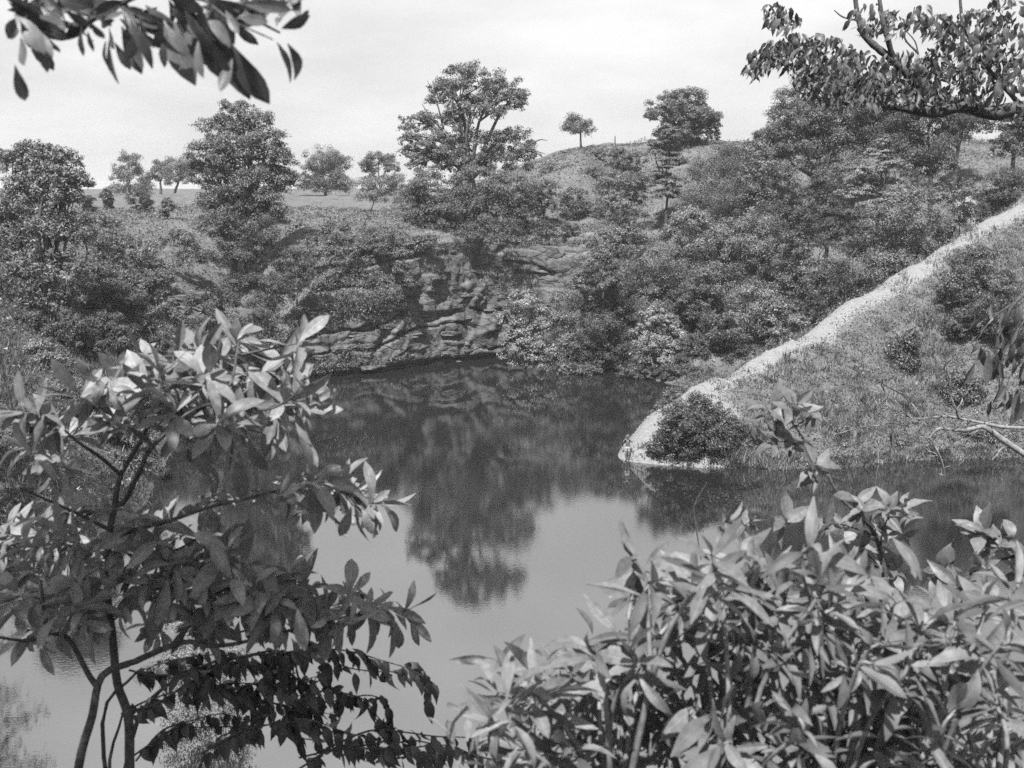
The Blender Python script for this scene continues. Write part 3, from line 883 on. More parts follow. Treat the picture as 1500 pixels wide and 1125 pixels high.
# ---- woods on the slope behind the spit: individual bushy trees
woods = [
    (1085, 240, 134, [(1085, 240, 46, 22), (1050, 255, 30, 18), (1120, 250, 32, 22)], MI, 'grey-green bush on the hill crest right of the round crest tree'),
    (1140, 262, 126, [(1140, 262, 36, 26), (1120, 290, 34, 24), (1160, 300, 30, 26)], MI, 'mid-tone bushy tree below the big dark spreading tree'),
    (1050, 288, 124, [(1050, 285, 46, 26), (1020, 300, 34, 24), (1085, 300, 36, 26)], MI, 'broad bushy tree high on the wooded slope below the crest bush'),
    (1008, 335, 116, [(1008, 330, 44, 30), (985, 358, 36, 28), (1035, 355, 40, 28)], MI, 'domed leafy tree left of centre in the slope woods'),
    (1095, 345, 115, [(1095, 340, 50, 30), (1070, 365, 40, 28), (1125, 368, 42, 30)], MI, 'wide domed tree in the middle of the slope woods'),
    (1160, 385, 108, [(1160, 370, 42, 30), (1190, 395, 36, 30), (1150, 410, 42, 28)], MI, 'leafy tree at the right of the slope woods above the gravel ridge'),
    (960, 385, 112, [(960, 380, 44, 26), (935, 405, 36, 24), (985, 405, 40, 28)], MI, 'broad leafy tree above the pale willow at the water'),
    (1050, 420, 108, [(1050, 412, 48, 30), (1020, 435, 36, 26), (1085, 440, 44, 30)], MI, 'large leafy tree low in the middle of the slope woods'),
    (1110, 450, 103, [(1110, 440, 44, 30), (1140, 460, 36, 28), (1095, 475, 40, 28)], MI, 'leafy tree directly behind the gravel ridge'),
    (1050, 500, 101, [(1050, 482, 40, 28), (1030, 515, 34, 28), (1075, 512, 36, 26)], D, 'dark leafy tree behind the lower gravel ridge, above the inlet'),
    (900, 440, 110, [(900, 435, 40, 26), (875, 455, 32, 24), (925, 460, 32, 26)], MI, 'leafy bush above the waterside shrubs right of the rock face'),
    (968, 490, 103, [(962, 470, 34, 22), (985, 485, 30, 26), (945, 500, 28, 26), (970, 525, 36, 22)], WI, 'pale feathery willow bush leaning over the inlet'),
    (885, 495, 106, [(880, 478, 40, 26), (905, 505, 32, 26), (862, 510, 34, 24), (895, 525, 40, 18)], D, 'dark waterside bush left of the pale willow'),
    (768, 480, 107, [(768, 440, 30, 18), (752, 462, 26, 18), (790, 465, 32, 22), (762, 500, 34, 22), (790, 515, 30, 18)], WI, 'pale feathery willow bush at the foot of the rock face'),
    (828, 490, 107, [(830, 440, 28, 20), (822, 470, 32, 24), (836, 505, 34, 26), (815, 525, 30, 14)], MI, 'mid-tone bush between the pale willow and the dark waterside bush'),
    (1250, 345, 102, [(1250, 325, 38, 26), (1230, 350, 36, 28), (1275, 350, 40, 26)], D, 'dark bushy tree just above the gravel ridge, under the pale tiered tree'),
    (1330, 315, 101, [(1330, 300, 44, 28), (1300, 325, 40, 26), (1355, 325, 36, 26)], MI, 'rounded bush above the upper gravel ridge, right of the pale tiered tree'),
    (1405, 275, 106, [(1405, 278, 36, 22), (1380, 290, 34, 20), (1432, 292, 34, 22)], MI, 'rounded bush just below the pale gravel patch at upper right'),
    (1455, 262, 104, [(1472, 268, 30, 22), (1495, 275, 36, 30), (1460, 290, 32, 18)], D, 'dark bush at the right edge above the top of the gravel ridge'),
    (1200, 440, 97, [(1195, 425, 34, 24), (1215, 410, 30, 22), (1180, 450, 30, 22)], D, 'dark low bush tucked behind the middle of the gravel ridge'),
    (1070, 232, 128, [(1065, 228, 26, 20), (1080, 248, 28, 20)], D, 'dark tree just behind the slope woods right of the slim pale tree'),
    (1112, 235, 122, [(1110, 222, 26, 18), (1122, 245, 26, 22), (1100, 255, 22, 18)], MI, 'upright tree at the top of the slope woods left of the big dark tree'),
    (1030, 250, 128, [(1030, 245, 24, 18), (1015, 262, 22, 16)], MI, 'rounded tree below the round crest tree at the top of the woods'),
    (1165, 335, 112, [(1160, 325, 28, 24), (1175, 350, 26, 24)], D, 'narrow added dark tree standing in for a shaded gap in the slope woods'),  # dark leaf tone painted as the shaded gap between crowns
    (1128, 320, 118, [(1130, 312, 24, 20), (1118, 330, 24, 20)], D, 'added dark tree standing in for the shaded gap under the mid-tone bushy tree'),  # added crown, its dark tone acts as shade under the neighbouring tree
    (1000, 395, 106, [(1000, 440, 26, 18), (1015, 462, 24, 16)], D, 'dark tree above the pale feathery willow at the inlet'),
    (1330, 265, 112, [(1330, 262, 24, 18), (1345, 278, 22, 16)], D, 'dark bush right beside the pale tiered conical tree'),
    (930, 330, 118, [(930, 325, 30, 20), (915, 345, 26, 18)], D, 'small dark bush beside the scree at the right end of the rock face'),
]
for wi, (cx_, cy_, Y_, bl_, m_, lab_) in enumerate(woods):
    if m_ is MI:
        m_ = (MI, LI, MI, PA, LI)[wi % 5]
    ls_ = (0.25, 0.30, 0.21, 0.26)[wi % 4]
    tot = sum(b[2] * b[3] for b in bl_) * (Y_ / FPX) ** 2
    make_tree('bushy_tree', lab_, 'bush', cx_, Y_, bl_, int(np.clip(1050 * tot / 2.2 * (0.25 / ls_) ** 1.5, 3500, 14000)), ls_, m_, trunk_r=0.13, clump=0.31, flat=0.6, group='trees of the wooded slope', fork=0.3, skirt=40.0, spread=(0.46, 0.38)[wi % 2])

make_tree('tree', 'tall bank tree beyond the left edge, seen as a dark reflection in the corner', 'tree', -150, 47,
          [(-150, 330, 150, 120), (-80, 450, 140, 120), (-200, 520, 150, 130), (-110, 640, 130, 110)], 9000, 0.24, MI, trunk_r=0.22, clump=0.3, skirt=5.0)
# ---- bushes on and below the cliff edge
edge = [
    (640, 300, 117, [(625, 270, 38, 26), (605, 300, 28, 28), (640, 310, 36, 30)], MI, 'leafy bush on the cliff edge under the left side of the tall open tree'),
    (720, 300, 119, [(700, 265, 48, 22), (745, 275, 40, 26), (680, 300, 36, 30), (730, 315, 46, 34), (765, 310, 26, 26)], MI, 'large domed bush on the cliff edge under the tall open tree'),
    (705, 352, 114, [(700, 338, 36, 13), (740, 342, 34, 14)], D, 'dark creeper hanging over the cliff below the large domed bush'),
    (500, 350, 109, [(500, 345, 38, 22), (470, 365, 32, 22), (525, 368, 30, 20)], MI, 'leafy bush on the cliff edge right of the dark tapering tree'),
    (560, 355, 110, [(560, 350, 30, 20), (580, 372, 24, 18), (545, 385, 26, 16)], MI, 'leafy bush on the cliff edge left of the domed bush'),
    (355, 350, 107, [(330, 335, 36, 26), (375, 345, 40, 30), (350, 375, 46, 26)], D, 'dark vine mass hanging under the dark tapering tree'),
    (430, 400, 106, [(425, 385, 32, 24), (455, 410, 28, 22), (405, 420, 30, 20)], D, 'dark shrub growing on the rock face below the cliff edge'),
    (395, 425, 104, [(380, 415, 28, 18), (350, 420, 26, 18)], D, 'small dark shrub clinging low on the shaded rock'),
    (590, 405, 107, [(590, 395, 16, 12), (600, 415, 12, 10)], MI, 'small tuft of leaves growing from a ledge mid cliff'),
    (270, 370, 106, [(262, 355, 32, 20), (285, 380, 30, 20)], MI, 'mid-tone bush on the left slope beside the dark vine mass'),
    (205, 375, 102, [(205, 365, 34, 20), (180, 385, 30, 20), (230, 395, 30, 18)], PA, 'pale bush on the left slope below the meadow'),
    (155, 345, 96, [(150, 335, 32, 20), (130, 355, 28, 20), (175, 355, 26, 16)], MI, 'bush on the left slope beside the coarse-leaved edge tree'),
    (140, 420, 92, [(135, 405, 34, 24), (160, 430, 34, 22), (110, 435, 32, 24)], MI, 'bush low on the left slope right of the edge tree trunk'),
    (240, 420, 97, [(235, 410, 30, 18), (210, 425, 28, 16)], MI, 'bush above the broken rock ledges on the left slope'),
    (160, 490, 84, [(150, 475, 36, 22), (185, 495, 32, 20), (120, 500, 32, 22)], D, 'dark bush on the left bank behind the round-leaved foreground shrub'),
    (60, 525, 74, [(62, 512, 28, 20), (45, 535, 30, 22), (85, 535, 26, 20)], PA, 'pale rounded bush low at the left edge'),
    (120, 580, 70, [(110, 570, 40, 20), (160, 575, 36, 20), (65, 585, 40, 20)], MI, 'spreading bush on the left bank partly hidden by foreground leaves'),
    (170, 660, 64, [(120, 655, 40, 26), (170, 680, 34, 26), (205, 640, 28, 20), (80, 690, 40, 30)], MI, 'fine-leaved bush at the left water edge behind the dark stems'),
    (110, 720, 60, [(120, 725, 44, 22), (60, 735, 44, 26), (160, 735, 30, 14)], D, 'dark fine-leaved bush at the left waterline'),
    (300, 950, 33.5, [(290, 895, 30, 22), (320, 930, 34, 26), (250, 925, 34, 28), (275, 965, 40, 24), (345, 960, 26, 18)], PA, 'pale weedy shrub standing in the shallows behind the left foreground stems'),
    (1020, 640, 69.5, [(1005, 602, 38, 24), (985, 635, 28, 28), (1030, 630, 44, 34), (1066, 650, 26, 28), (1000, 662, 40, 20), (1045, 665, 40, 18), (1040, 605, 30, 20), (957, 655, 14, 10), (1085, 668, 22, 12), (1025, 588, 22, 14), (1075, 625, 18, 16)], D, 'dark rounded bush at the water edge on the gravel spit'),
    (1015, 650, 68.8, [(1000, 625, 34, 26), (1035, 650, 40, 22), (1060, 640, 26, 24), (985, 655, 24, 18)], D, 'dark thicket at the water edge in front of the rounded spit bush'),
    (988, 592, 74, [(990, 582, 26, 14), (970, 602, 18, 12), (1005, 572, 14, 10)], MI, 'small bush on the spit crest above the dark rounded bush'),
    (1420, 400, 82, [(1425, 385, 40, 28), (1455, 420, 36, 30), (1400, 420, 30, 24)], MI, 'bush on the near side of the ridge, upper right'),
    (1440, 460, 79, [(1440, 455, 38, 26), (1470, 480, 36, 26), (1405, 470, 24, 18)], D, 'dark bush low on the near side of the ridge at the right edge'),
    (300, 455, 94, [(300, 445, 34, 22), (335, 440, 28, 20), (320, 475, 34, 20)], D, 'dark bush at the left end of the rock face above the foreground leaves'),
    (245, 465, 90, [(245, 460, 32, 20), (215, 480, 30, 20)], MI, 'mid-tone bush on the left slope below the broken ledges'),
    (1330, 500, 77, [(1325, 492, 22, 14), (1345, 505, 18, 12)], D, 'dark weed clump high on the near flank of the ridge'),
    (1400, 560, 74.5, [(1400, 550, 24, 14), (1425, 565, 20, 14)], MI, 'weed clump on the ridge behind the dead branch'),
    (1240, 640, 71.5, [(1235, 632, 20, 10), (1262, 640, 16, 8)], MI, 'weed clump near the shore left of the dead sapling'),
    (1320, 652, 71.5, [(1325, 650, 22, 9), (1350, 655, 16, 7)], D, 'dark weed clump at the shore beside the drift log'),
    (1430, 640, 72, [(1430, 632, 26, 12), (1462, 640, 22, 12)], MI, 'weed clump at the shore under the dead branch, right edge'),
    (1110, 655, 70, [(1105, 645, 24, 16), (1130, 655, 20, 12)], D, 'dark weed clump at the shore right of the rounded spit bush'),
    (1175, 465, 84, [(1170, 468, 20, 8), (1140, 486, 16, 7)], PA, 'pale grass tuft on the back edge of the ridge crest'),
    (900, 268, 130, [(900, 262, 24, 14), (882, 274, 20, 12)], PA, 'pale shrub on the hillside left of the slim pale tree'),
    (935, 275, 128, [(935, 268, 22, 16), (925, 286, 20, 14)], MI, 'mid-tone shrub beside the slim pale tree'),
    (895, 300, 122, [(895, 295, 24, 14), (915, 305, 20, 12)], PA, 'pale shrub above the scree right of the domed bush'),
    (800, 285, 122, [(800, 278, 22, 14), (790, 295, 18, 14)], MI, 'shrub on the slope at the right foot of the large domed bush'),
    (875, 232, 148, [(878, 226, 18, 7), (905, 222, 16, 6)], MI, 'low shrub on the hill crest right of the umbrella-shaped tree'),
    (42, 480, 80, [(40, 470, 34, 22), (70, 490, 30, 20)], D, 'dark bush below the coarse-leaved edge tree'),
    (105, 490, 80, [(105, 482, 34, 22), (130, 500, 28, 18)], D, 'dark bush on the left bank right of the pale rounded bush'),
    (190, 450, 94, [(190, 440, 32, 20), (165, 455, 28, 18)], D, 'dark bush on the left slope left of the broken ledges'),
    (60, 620, 66, [(60, 612, 34, 20), (30, 625, 32, 20)], MI, 'bush low on the left bank at the picture edge behind foreground leaves'),
    (140, 625, 66, [(140, 615, 34, 20), (175, 630, 30, 18)], D, 'dark bush low on the left bank between foreground stems'),
    (45, 670, 62, [(45, 660, 36, 24), (15, 680, 34, 24)], D, 'dark bush at the left picture edge above the waterline'),
    (200, 585, 74, [(200, 575, 34, 20), (235, 590, 28, 18)], MI, 'bush at the head of the left bank behind the foreground whorls'),
    (255, 560, 82, [(255, 548, 32, 18), (285, 560, 28, 16)], D, 'dark bush at the water corner left of the rock face'),
    (330, 520, 92, [(325, 505, 30, 18), (355, 520, 28, 18)], D, 'dark bush at the foot of the rock face, far left end'),
    (380, 450, 98, [(380, 445, 26, 20), (400, 425, 24, 18), (365, 475, 26, 20)], D, 'dark shrub hanging over the low left end of the rock face'),
    (430, 418, 101, [(430, 410, 26, 18), (450, 395, 26, 16), (415, 432, 22, 16)], D, 'dark shrub draped over the sloping left rim of the rock face'),
    (480, 385, 105, [(480, 374, 28, 12), (505, 368, 24, 11)], MI, 'mid-tone shrub draped over the rim of the rock face'),
    (535, 378, 107, [(535, 368, 26, 11), (560, 364, 22, 10)], D, 'dark shrub on the rim in the middle of the rock face'),
    (605, 368, 110, [(600, 358, 26, 11), (625, 354, 24, 11)], MI, 'shrub on the rim below the leafy cliff-edge bush'),
    (800, 350, 117, [(795, 332, 22, 8), (830, 334, 24, 8)], D, 'dark shrub on the rim above the pale right end of the rock face'),
    (930, 552, 102, [(925, 545, 26, 12), (955, 550, 22, 12)], D, 'low dark bush trailing in the water under the pale willow'),
    (1000, 560, 100, [(990, 550, 24, 14), (1020, 548, 24, 14)], D, 'low dark bush closing the head of the inlet'),
    (860, 552, 105, [(860, 543, 30, 10), (830, 540, 24, 10)], MI, 'low bush trailing in the water left of the inlet'),
    (885, 395, 107.5, [(875, 385, 30, 20), (905, 375, 30, 22), (890, 415, 34, 22)], MI, 'mid-tone bush hiding the right end of the rock face below the scree'),
    (915, 350, 116, [(915, 345, 24, 14), (895, 352, 18, 10)], LI, 'light bush at the foot of the scree'),
    (855, 400, 109, [(850, 415, 26, 18), (868, 440, 28, 20), (880, 350, 18, 14)], LI, 'light bush against the right end of the rock face above the waterside bushes'),
    (985, 520, 101, [(990, 540, 26, 14), (1010, 530, 24, 16)], D, 'dark bush over the head of the inlet beside the pale willow'),
    (860, 255, 135, [(862, 258, 22, 16), (850, 272, 18, 12)], MI, 'round shrub on the bare hillside below the umbrella-shaped tree'),
    (815, 255, 138, [(812, 250, 26, 12), (830, 264, 22, 12)], PA, 'pale low shrub on the bare hillside right of the tall open tree'),
    (845, 300, 124, [(838, 290, 26, 16), (862, 305, 24, 14)], MI, 'low shrub on the bare slope above the scree'),
    (960, 235, 142, [(930, 232, 22, 12), (905, 240, 20, 10)], MI, 'low shrub on the hillside left of the slim pale tree'),
    (205, 292, 150, [(205, 290, 20, 13)], D, 'dark round shrub in the meadow, largest of the field shrubs'),
    (157, 292, 150, [(157, 290, 8, 14)], D, 'narrow upright shrub in the meadow left of the dark round shrub'),
    (126, 293, 140, [(126, 294, 14, 9)], D, 'small dark shrub in the meadow nearest the edge tree'),
    (245, 306, 122, [(245, 303, 10, 15), (240, 314, 8, 7)], MI, 'small leafy sapling at the meadow edge left of the tapering tree'),
    (540, 268, 150, [(540, 268, 40, 8), (575, 262, 30, 8)], PA, 'low pale scrub on the mound left of the tall open tree'),
]
for (cx_, cy_, Y_, bl_, m_, lab_) in edge:
    if 'weed clump' in lab_:
        m_ = M['weeds'] if m_ is D else LI
        bl_ = [(b[0] + RNG.uniform(-14, 14), b[1] + RNG.uniform(-4, 4), b[2] * RNG.uniform(.5, 1.1), b[3] * RNG.uniform(.5, 1.2)) for b in bl_ for _ in range(3)]
    tot = sum(b[2] * b[3] for b in bl_) * (Y_ / FPX) ** 2
    sz_ = 0.26 if Y_ > 90 else 0.17 if Y_ > 50 else 0.085
    make_tree('bush', lab_, 'bush', cx_, Y_, bl_, int(np.clip(1500 * tot / 2.2 * (0.225 / sz_) ** 1.7, 2200, 15000)), sz_, m_, trunk_r=0.08 if Y_ > 50 else 0.03, clump=0.29, flat=0.6,
              group='bushes on the banks', fork=0.2, twigs=4, skirt=2.2 if Y_ > 102 else 40.0, spread=0.52 if 'spit' in lab_ else 0.75 if 'weed clump' in lab_ else 0.44,
              cliff=any(w in lab_ for w in ('creeper', 'vine', 'rock face below', 'clinging', 'ledge mid', ' rim ')))

# ---- thin post on the hill crest
pb = at(901, 205, 152)
pb[2] = float(ground_z(pb[0], pb[1]))
post = thing('post', 'thin dark post on the hill crest right of the lone small tree', 'post', pb)
T = Tubes()
hp = max(1.6, at(901, 199, 152)[2] - pb[2])
T.add([[0, 0, -.3], [.03, 0, hp * .5], [-.02, 0, hp]], [.11, .10, .06], 7)
T.add([[0, 0, hp * .55], [.35, 0, hp * .62]], [.04, .02], 5)
T.add([[0, 0, hp * .75], [-.3, .05, hp * .85]], [.035, .02], 5)
T.build('shaft', M['bark'], post)

# ---- ground cover that nobody could count
def scatter_ground(n, xr, yr, cond, hmax, size, up, squash=1.0, stem=False):
    x = RNG.uniform(*xr, n); y = RNG.uniform(*yr, n)
    z, gv, s, rd, rz = ground_z(x, y, True)
    k_ = cond(x, y, z, gv, s, rd, rz)
    x, y, z = x[k_], y[k_], z[k_]
    h = hmax * (fbm(x * 0.25, y * 0.25) ** 2.0) * RNG.random(len(x))
    return np.stack([x, y, z + h], -1)

def on_ridge(x, y, z, gv, s, rd, rz):
    return (z > 0.02) & (rd < 26) & (y < 99) & (RNG.random(len(x)) > gv * 1.02) & (x > 5) & (y > 60)
def tufts(centres, per, h, spread, lean=0.35, w=0.035):
    n = len(centres)
    hh = h * RNG.uniform(.35, 1.4, n) * (0.12 + 2.6 * fbm(centres[:, 0] * 0.35, centres[:, 1] * 0.35, 2.0) ** 2)
    c = np.repeat(centres, per, 0)
    H_ = np.repeat(hh, per) * RNG.uniform(.5, 1.2, n * per)
    b = c + np.c_[RNG.normal(size=(n * per, 2)) * spread, np.zeros(n * per)]
    tip = b + np.c_[RNG.normal(size=(n * per, 2)) * lean * H_[:, None], H_]
    a = RNG.uniform(0, 6.28, n * per)
    wv = np.c_[np.cos(a), np.sin(a), np.zeros(n * per)] * (w * RNG.uniform(.6, 1.6, n * per))[:, None]
    v = np.stack([b + wv * 1.3, tip, b - wv * 1.3], 1).reshape(-1, 3)
    return v, np.arange(n * per * 3).reshape(-1, 3)
pts = scatter_ground(26000, (5, 60), (60, 100), on_ridge, 0.0, .2, .5)
v1, f1 = tufts(pts, 9, 0.46, 0.18, w=0.024)
rim = scatter_ground(60000, (9, 60), (62, 80), lambda x, y, z, gv, s, rd, rz: (z > -0.05) & (z < 0.6) & (gv < 0.5) & (rd < 30), 0.0, .2, .5)
v3, f3 = tufts(rim, 6, 0.6, 0.15, w=0.03)
v1, f1 = np.concatenate([v1, v3]), np.concatenate([f1, f3 + len(v1)])
pts = scatter_ground(150000, (5, 60), (60, 100), on_ridge, 1.5, .2, .5)
v2, f2 = leaf_tris(pts, RNG.normal(size=pts.shape) * 0.8 + np.array([0, 0, .5]), 0.18 * RNG.uniform(.5, 1.5, len(pts)), 0.4)
new_mesh('ridge_weeds', np.concatenate([v1, v2]), np.concatenate([f1, f2 + len(v1)]), M['weeds'], props={'kind': 'stuff', 'label': 'low weeds and grass covering the flank of the gravel ridge', 'category': 'weeds'})

def on_left(x, y, z, gv, s, rd, rz):
    return (s > 0.05) & (z > 0.02) & (z < 12)
pts = scatter_ground(26000, (-48, -18), (44, 96), on_left, 0.0, .2, .5)
v1, f1 = tufts(pts, 7, 0.45, 0.17, w=0.025)
new_mesh('bank_weeds', v1, f1, M['leaf_mid'], props={'kind': 'stuff', 'label': 'fine weeds and grass covering the left bank', 'category': 'weeds'})

def on_slope(x, y, z, gv, s, rd, rz):
    return (s > 0.15) & (z > 0.05) & (s < 75) & (RNG.random(len(x)) > gv) & ~((x > -22) & (x < 10) & (s < 6))
pts = scatter_ground(230000, (-70, 85), (45, 165), on_slope, 1.5, .3, .5)
v, f = leaf_tris(pts, RNG.normal(size=pts.shape) * 0.7 + np.array([0, 0, .6]), 0.28 * RNG.uniform(.5, 1.5, len(pts)), 0.4)
new_mesh('undergrowth', v, f, M['weeds'], props={'kind': 'stuff', 'label': 'tangled undergrowth and grass covering the slopes and plateau', 'category': 'undergrowth'})

def on_cliff_tufts():
    i = RNG.integers(0, NU, 42000); j = RNG.integers(int(NV * 0.15), NV, 42000)
    dens = fbm(uu[i] * 0.16 + 3, Zc[i, j] * 0.25)
    k_ = (dens + 0.28 * (Zc[i, j] / 12) > 0.72 + 0.3 * S(-12, -6, cx[i])) | ((vv[j] > 0.84) & (RNG.random(len(i)) < 0.7))
    i, j = i[k_], j[k_]
    p = np.stack([VX[i, j], VY[i, j], Zc[i, j]], -1) - np.stack([nxo[i], nyo[i], 0 * nxo[i]], -1) * RNG.uniform(0, .6, (len(i), 1))
    return p + RNG.normal(size=p.shape) * 0.12
def rim_tufts(n):
    i = RNG.integers(0, NU, n); j = RNG.integers(int(NV * 0.83), NV, n)
    k_ = fbm(uu[i] * 0.3, vv[j] * 9.0) > 0.36
    i, j = i[k_], j[k_]
    p = np.stack([VX[i, j], VY[i, j], Zc[i, j]], -1)
    p[:, 2] += 1.3 * fbm(uu[i] * 0.5 + 5, vv[j] * 6) ** 2 * RNG.random(len(i))
    return p + RNG.normal(size=p.shape) * 0.1
pts = np.concatenate([on_cliff_tufts(), rim_tufts(22000)])
v, f = leaf_tris(pts, RNG.normal(size=pts.shape) * 0.6 + np.array([0, -0.4, .5]), 0.22 * RNG.uniform(.5, 1.4, len(pts)), 0.45)
new_mesh('cliff_creeper', v, f, M['leaf_mid'], props={'kind': 'stuff', 'label': 'creepers and tufts growing over the ledges of the rock face', 'category': 'creeper'})

# loose stones along the gravel spit and ridge
def gravel_stones(n):
    x = RNG.uniform(5, 50, n); y = RNG.uniform(64, 96, n)
    z, gv, s, rd, rz = ground_z(x, y, True)
    k_ = (gv > 0.45) & (z > 0.02)
    x, y, z = x[k_], y[k_], z[k_]
    r = 0.03 + 0.07 * RNG.random(len(x)) ** 4
    base = np.array([(1, 0, 0), (-.5, .87, 0), (-.5, -.87, 0), (0.1, 0, .8)])
    ang = RNG.uniform(0, 6.28, len(x))
    ca, sa = np.cos(ang), np.sin(ang)
    vv_ = np.empty((len(x), 4, 3))
    for q in range(4):
        b = base[q]
        vv_[:, q, 0] = x + r * (b[0] * ca - b[1] * sa)
        vv_[:, q, 1] = y + r * (b[0] * sa + b[1] * ca)
        vv_[:, q, 2] = z - 0.02 + r * b[2]
    o = np.arange(len(x))[:, None, None] * 4
    ff = (np.array([[0, 1, 3], [1, 2, 3], [2, 0, 3]])[None] + o).reshape(-1, 3)
    return vv_.reshape(-1, 3), ff
v, f = gravel_stones(60000)
M['stone'] = noise_mat('stone', 0.11, 0.25, 3.0)
new_mesh('gravel', v, f, M['stone'], props={'kind': 'stuff', 'label': 'loose pale crushed stone along the crest of the spit', 'category': 'gravel'})

def hit(px, py):
    d = ray(px, py)
    t = np.linspace(20, 250, 4600)
    z = ground_z(d[0] * t, d[1] * t)
    i = int(np.argmax(CAMZ + d[2] * t <= np.maximum(z, 0)))
    return np.array([d[0] * t[i], d[1] * t[i], max(z[i], 0.0)])
# broken ledges on the left slope
outc = thing('rock_outcrop', 'broken rock ledges cropping out of the left slope', 'rocks', hit(260, 440))
for (a, b, w_) in [(228, 440, 2.2), (245, 445, 1.8), (262, 442, 2.4), (280, 440, 1.8), (298, 436, 2.0), (240, 458, 1.6), (268, 456, 1.5), (215, 448, 1.4), (310, 448, 1.6), (290, 452, 1.4), (205, 470, 1.3), (198, 485, 1.2)]:
    p = hit(a, b) - np.array(outc.location)
    put_rock(p + [0, 0, .1], w_ * random.uniform(.8, 1.2), 1.4, w_ * .45, random.uniform(-.4, .4), random.uniform(-.15, .15), outc)

# ------------------------------------------------------------------ near leaves
def leaf_geo(kind, curl, fold, twist=0.0):
    NS, NA = 6, 5
    v, uv, f = [], [], []
    for i in range(NS + 1):
        t = i / NS
        if kind == 'rounded':
            w = 0.165 * (math.sin(math.pi * min(1, t ** 1.35)) ** 0.75) if 0 < t < 1 else 0.0
        elif kind == 'long':
            w = 0.135 * (math.sin(math.pi * t ** 1.05) ** 0.9) if 0 < t < 1 else 0.0
        elif kind == 'ovate':
            w = 0.235 * (math.sin(math.pi * t ** 0.85) ** 1.1) if 0 < t < 1 else 0.0
        else:
            w = 0.22 * (math.sin(math.pi * t ** 0.72) ** 1.25) if 0 < t < 1 else 0.0
        w = max(w, 0.006)
        # curl: the blade bends down along its length
        a = curl * t
        yy = math.sin(a) / curl if abs(curl) > 1e-3 else t
        zz = -(1 - math.cos(a)) / curl if abs(curl) > 1e-3 else 0.0
        for j in range(NA):
            s_ = (j / (NA - 1) - 0.5) * 2
            x = w * s_ * math.cos(fold)
            up = abs(w * s_) * math.sin(fold) + 0.012 * math.sin(t * 9 + s_ * 2) * abs(s_)
            tw = twist * t
            xr, ur = x * math.cos(tw) - up * math.sin(tw), x * math.sin(tw) + up * math.cos(tw)
            v.append((xr, yy + math.sin(a) * ur * 0, zz + ur * math.cos(a)))
            uv.append((0.5 + 0.5 * s_ * min(1, w / 0.1), t))
    for i in range(NS):
        for j in range(NA - 1):
            q = i * NA + j
            f.append((q, q + 1, q + NA + 1, q + NA))
    return np.array(v), np.array(f), np.array(uv)

LEAF = {}
for kind in ('rounded', 'long', 'ovate', 'pointed'):
    LEAF[kind] = []
    for q in range(12):
        cu = [0.15, 0.5, 0.9, 1.4, -0.35, 0.7, 0.3, 1.9, 1.1, 0.05, 0.6, 1.2][q] * (0.75 if kind == 'rounded' else 1.0)
        fo = [0.25, 0.5, 0.15, 0.6, 0.3, 0.1, 0.8, 0.4, 0.3, 0.7, 0.0, 0.2][q] * 0.85
        LEAF[kind].append(leaf_geo(kind, cu, fo, [0, .4, -.4, .2, -.3, .8, -.7, .1, 1.0, -.2, .5, -.9][q]))

class Leaves:
    """collects leaf transforms, then the 300 that show largest become objects, the rest one joined part"""
    def __init__(self, kind, mat, name='leaf'):
        self.kind, self.mat, self.name, self.items = kind, mat, name, []
        self.meshes = None

    def add(self, base, direction, normal, length, width=1.0):
        d = unit(direction)
        n = np.asarray(normal, float)
        n = unit(n - d * (n @ d))
        x = np.cross(d, n)
        m = np.eye(4)
        m[:3, 0] = x * length * width; m[:3, 1] = d * length; m[:3, 2] = n * length; m[:3, 3] = base
        dist = np.linalg.norm(np.asarray(base) - np.array([0, 0, CAMZ]))
        # what the photograph shows: inside the frame
        rel = np.asarray(base) + d * length * 0.5 - np.array([0, 0, CAMZ])
        yc = rel[1] * CT - rel[2] * ST
        px = 750 + FPX * rel[0] / max(yc, .1); py = 562.5 - FPX * (rel[1] * ST + rel[2] * CT) / max(yc, .1)
        vis = 1.0 if (-30 < px < 1530 and -30 < py < 1155) else 0.01
        self.items.append((vis * length / dist, m, random.randrange(12)))

    def build(self, parent, limit=300):
        org = np.array(parent.location)
        self.items.sort(key=lambda q: -q[0])
        meshes = []
        for q in range(12):
            v, f, uv = LEAF[self.kind][q]
            me = bpy.data.meshes.new(self.name)
            me.from_pydata([tuple(p) for p in v], [], [tuple(int(c) for c in r) for r in f])
            me.polygons.foreach_set('use_smooth', np.ones(len(f), bool))
            u = me.uv_layers.new(name='UVMap')
            li = np.empty(len(me.loops), np.int32)
            me.loops.foreach_get('vertex_index', li)
            u.data.foreach_set('uv', uv[li].astype(np.float32).ravel())
            me.materials.append(self.mat)
            me.update()
            meshes.append(me)
        for (_, m, q) in self.items[:limit]:
            o = bpy.data.objects.new(self.name, meshes[q])
            COL.objects.link(o)
            o.parent = parent
            mm = m.copy()
            mm[:3, 3] -= org
            o.matrix_basis = Matrix(mm.tolist())
        rest = self.items[limit:]
        if rest:
            V, F, UV, n = [], [], [], 0
            for (_, m, q) in rest:
                v, f, uv = LEAF[self.kind][q]
                V.append(v @ m[:3, :3].T + m[:3, 3] - org); F.append(f + n); UV.append(uv); n += len(v)
            new_mesh('foliage', np.concatenate(V), np.concatenate(F), self.mat, parent, True, np.concatenate(UV), {'kind': 'stuff'})

R = np.random.default_rng(21)
UPV = np.array([0, 0, 1.0])

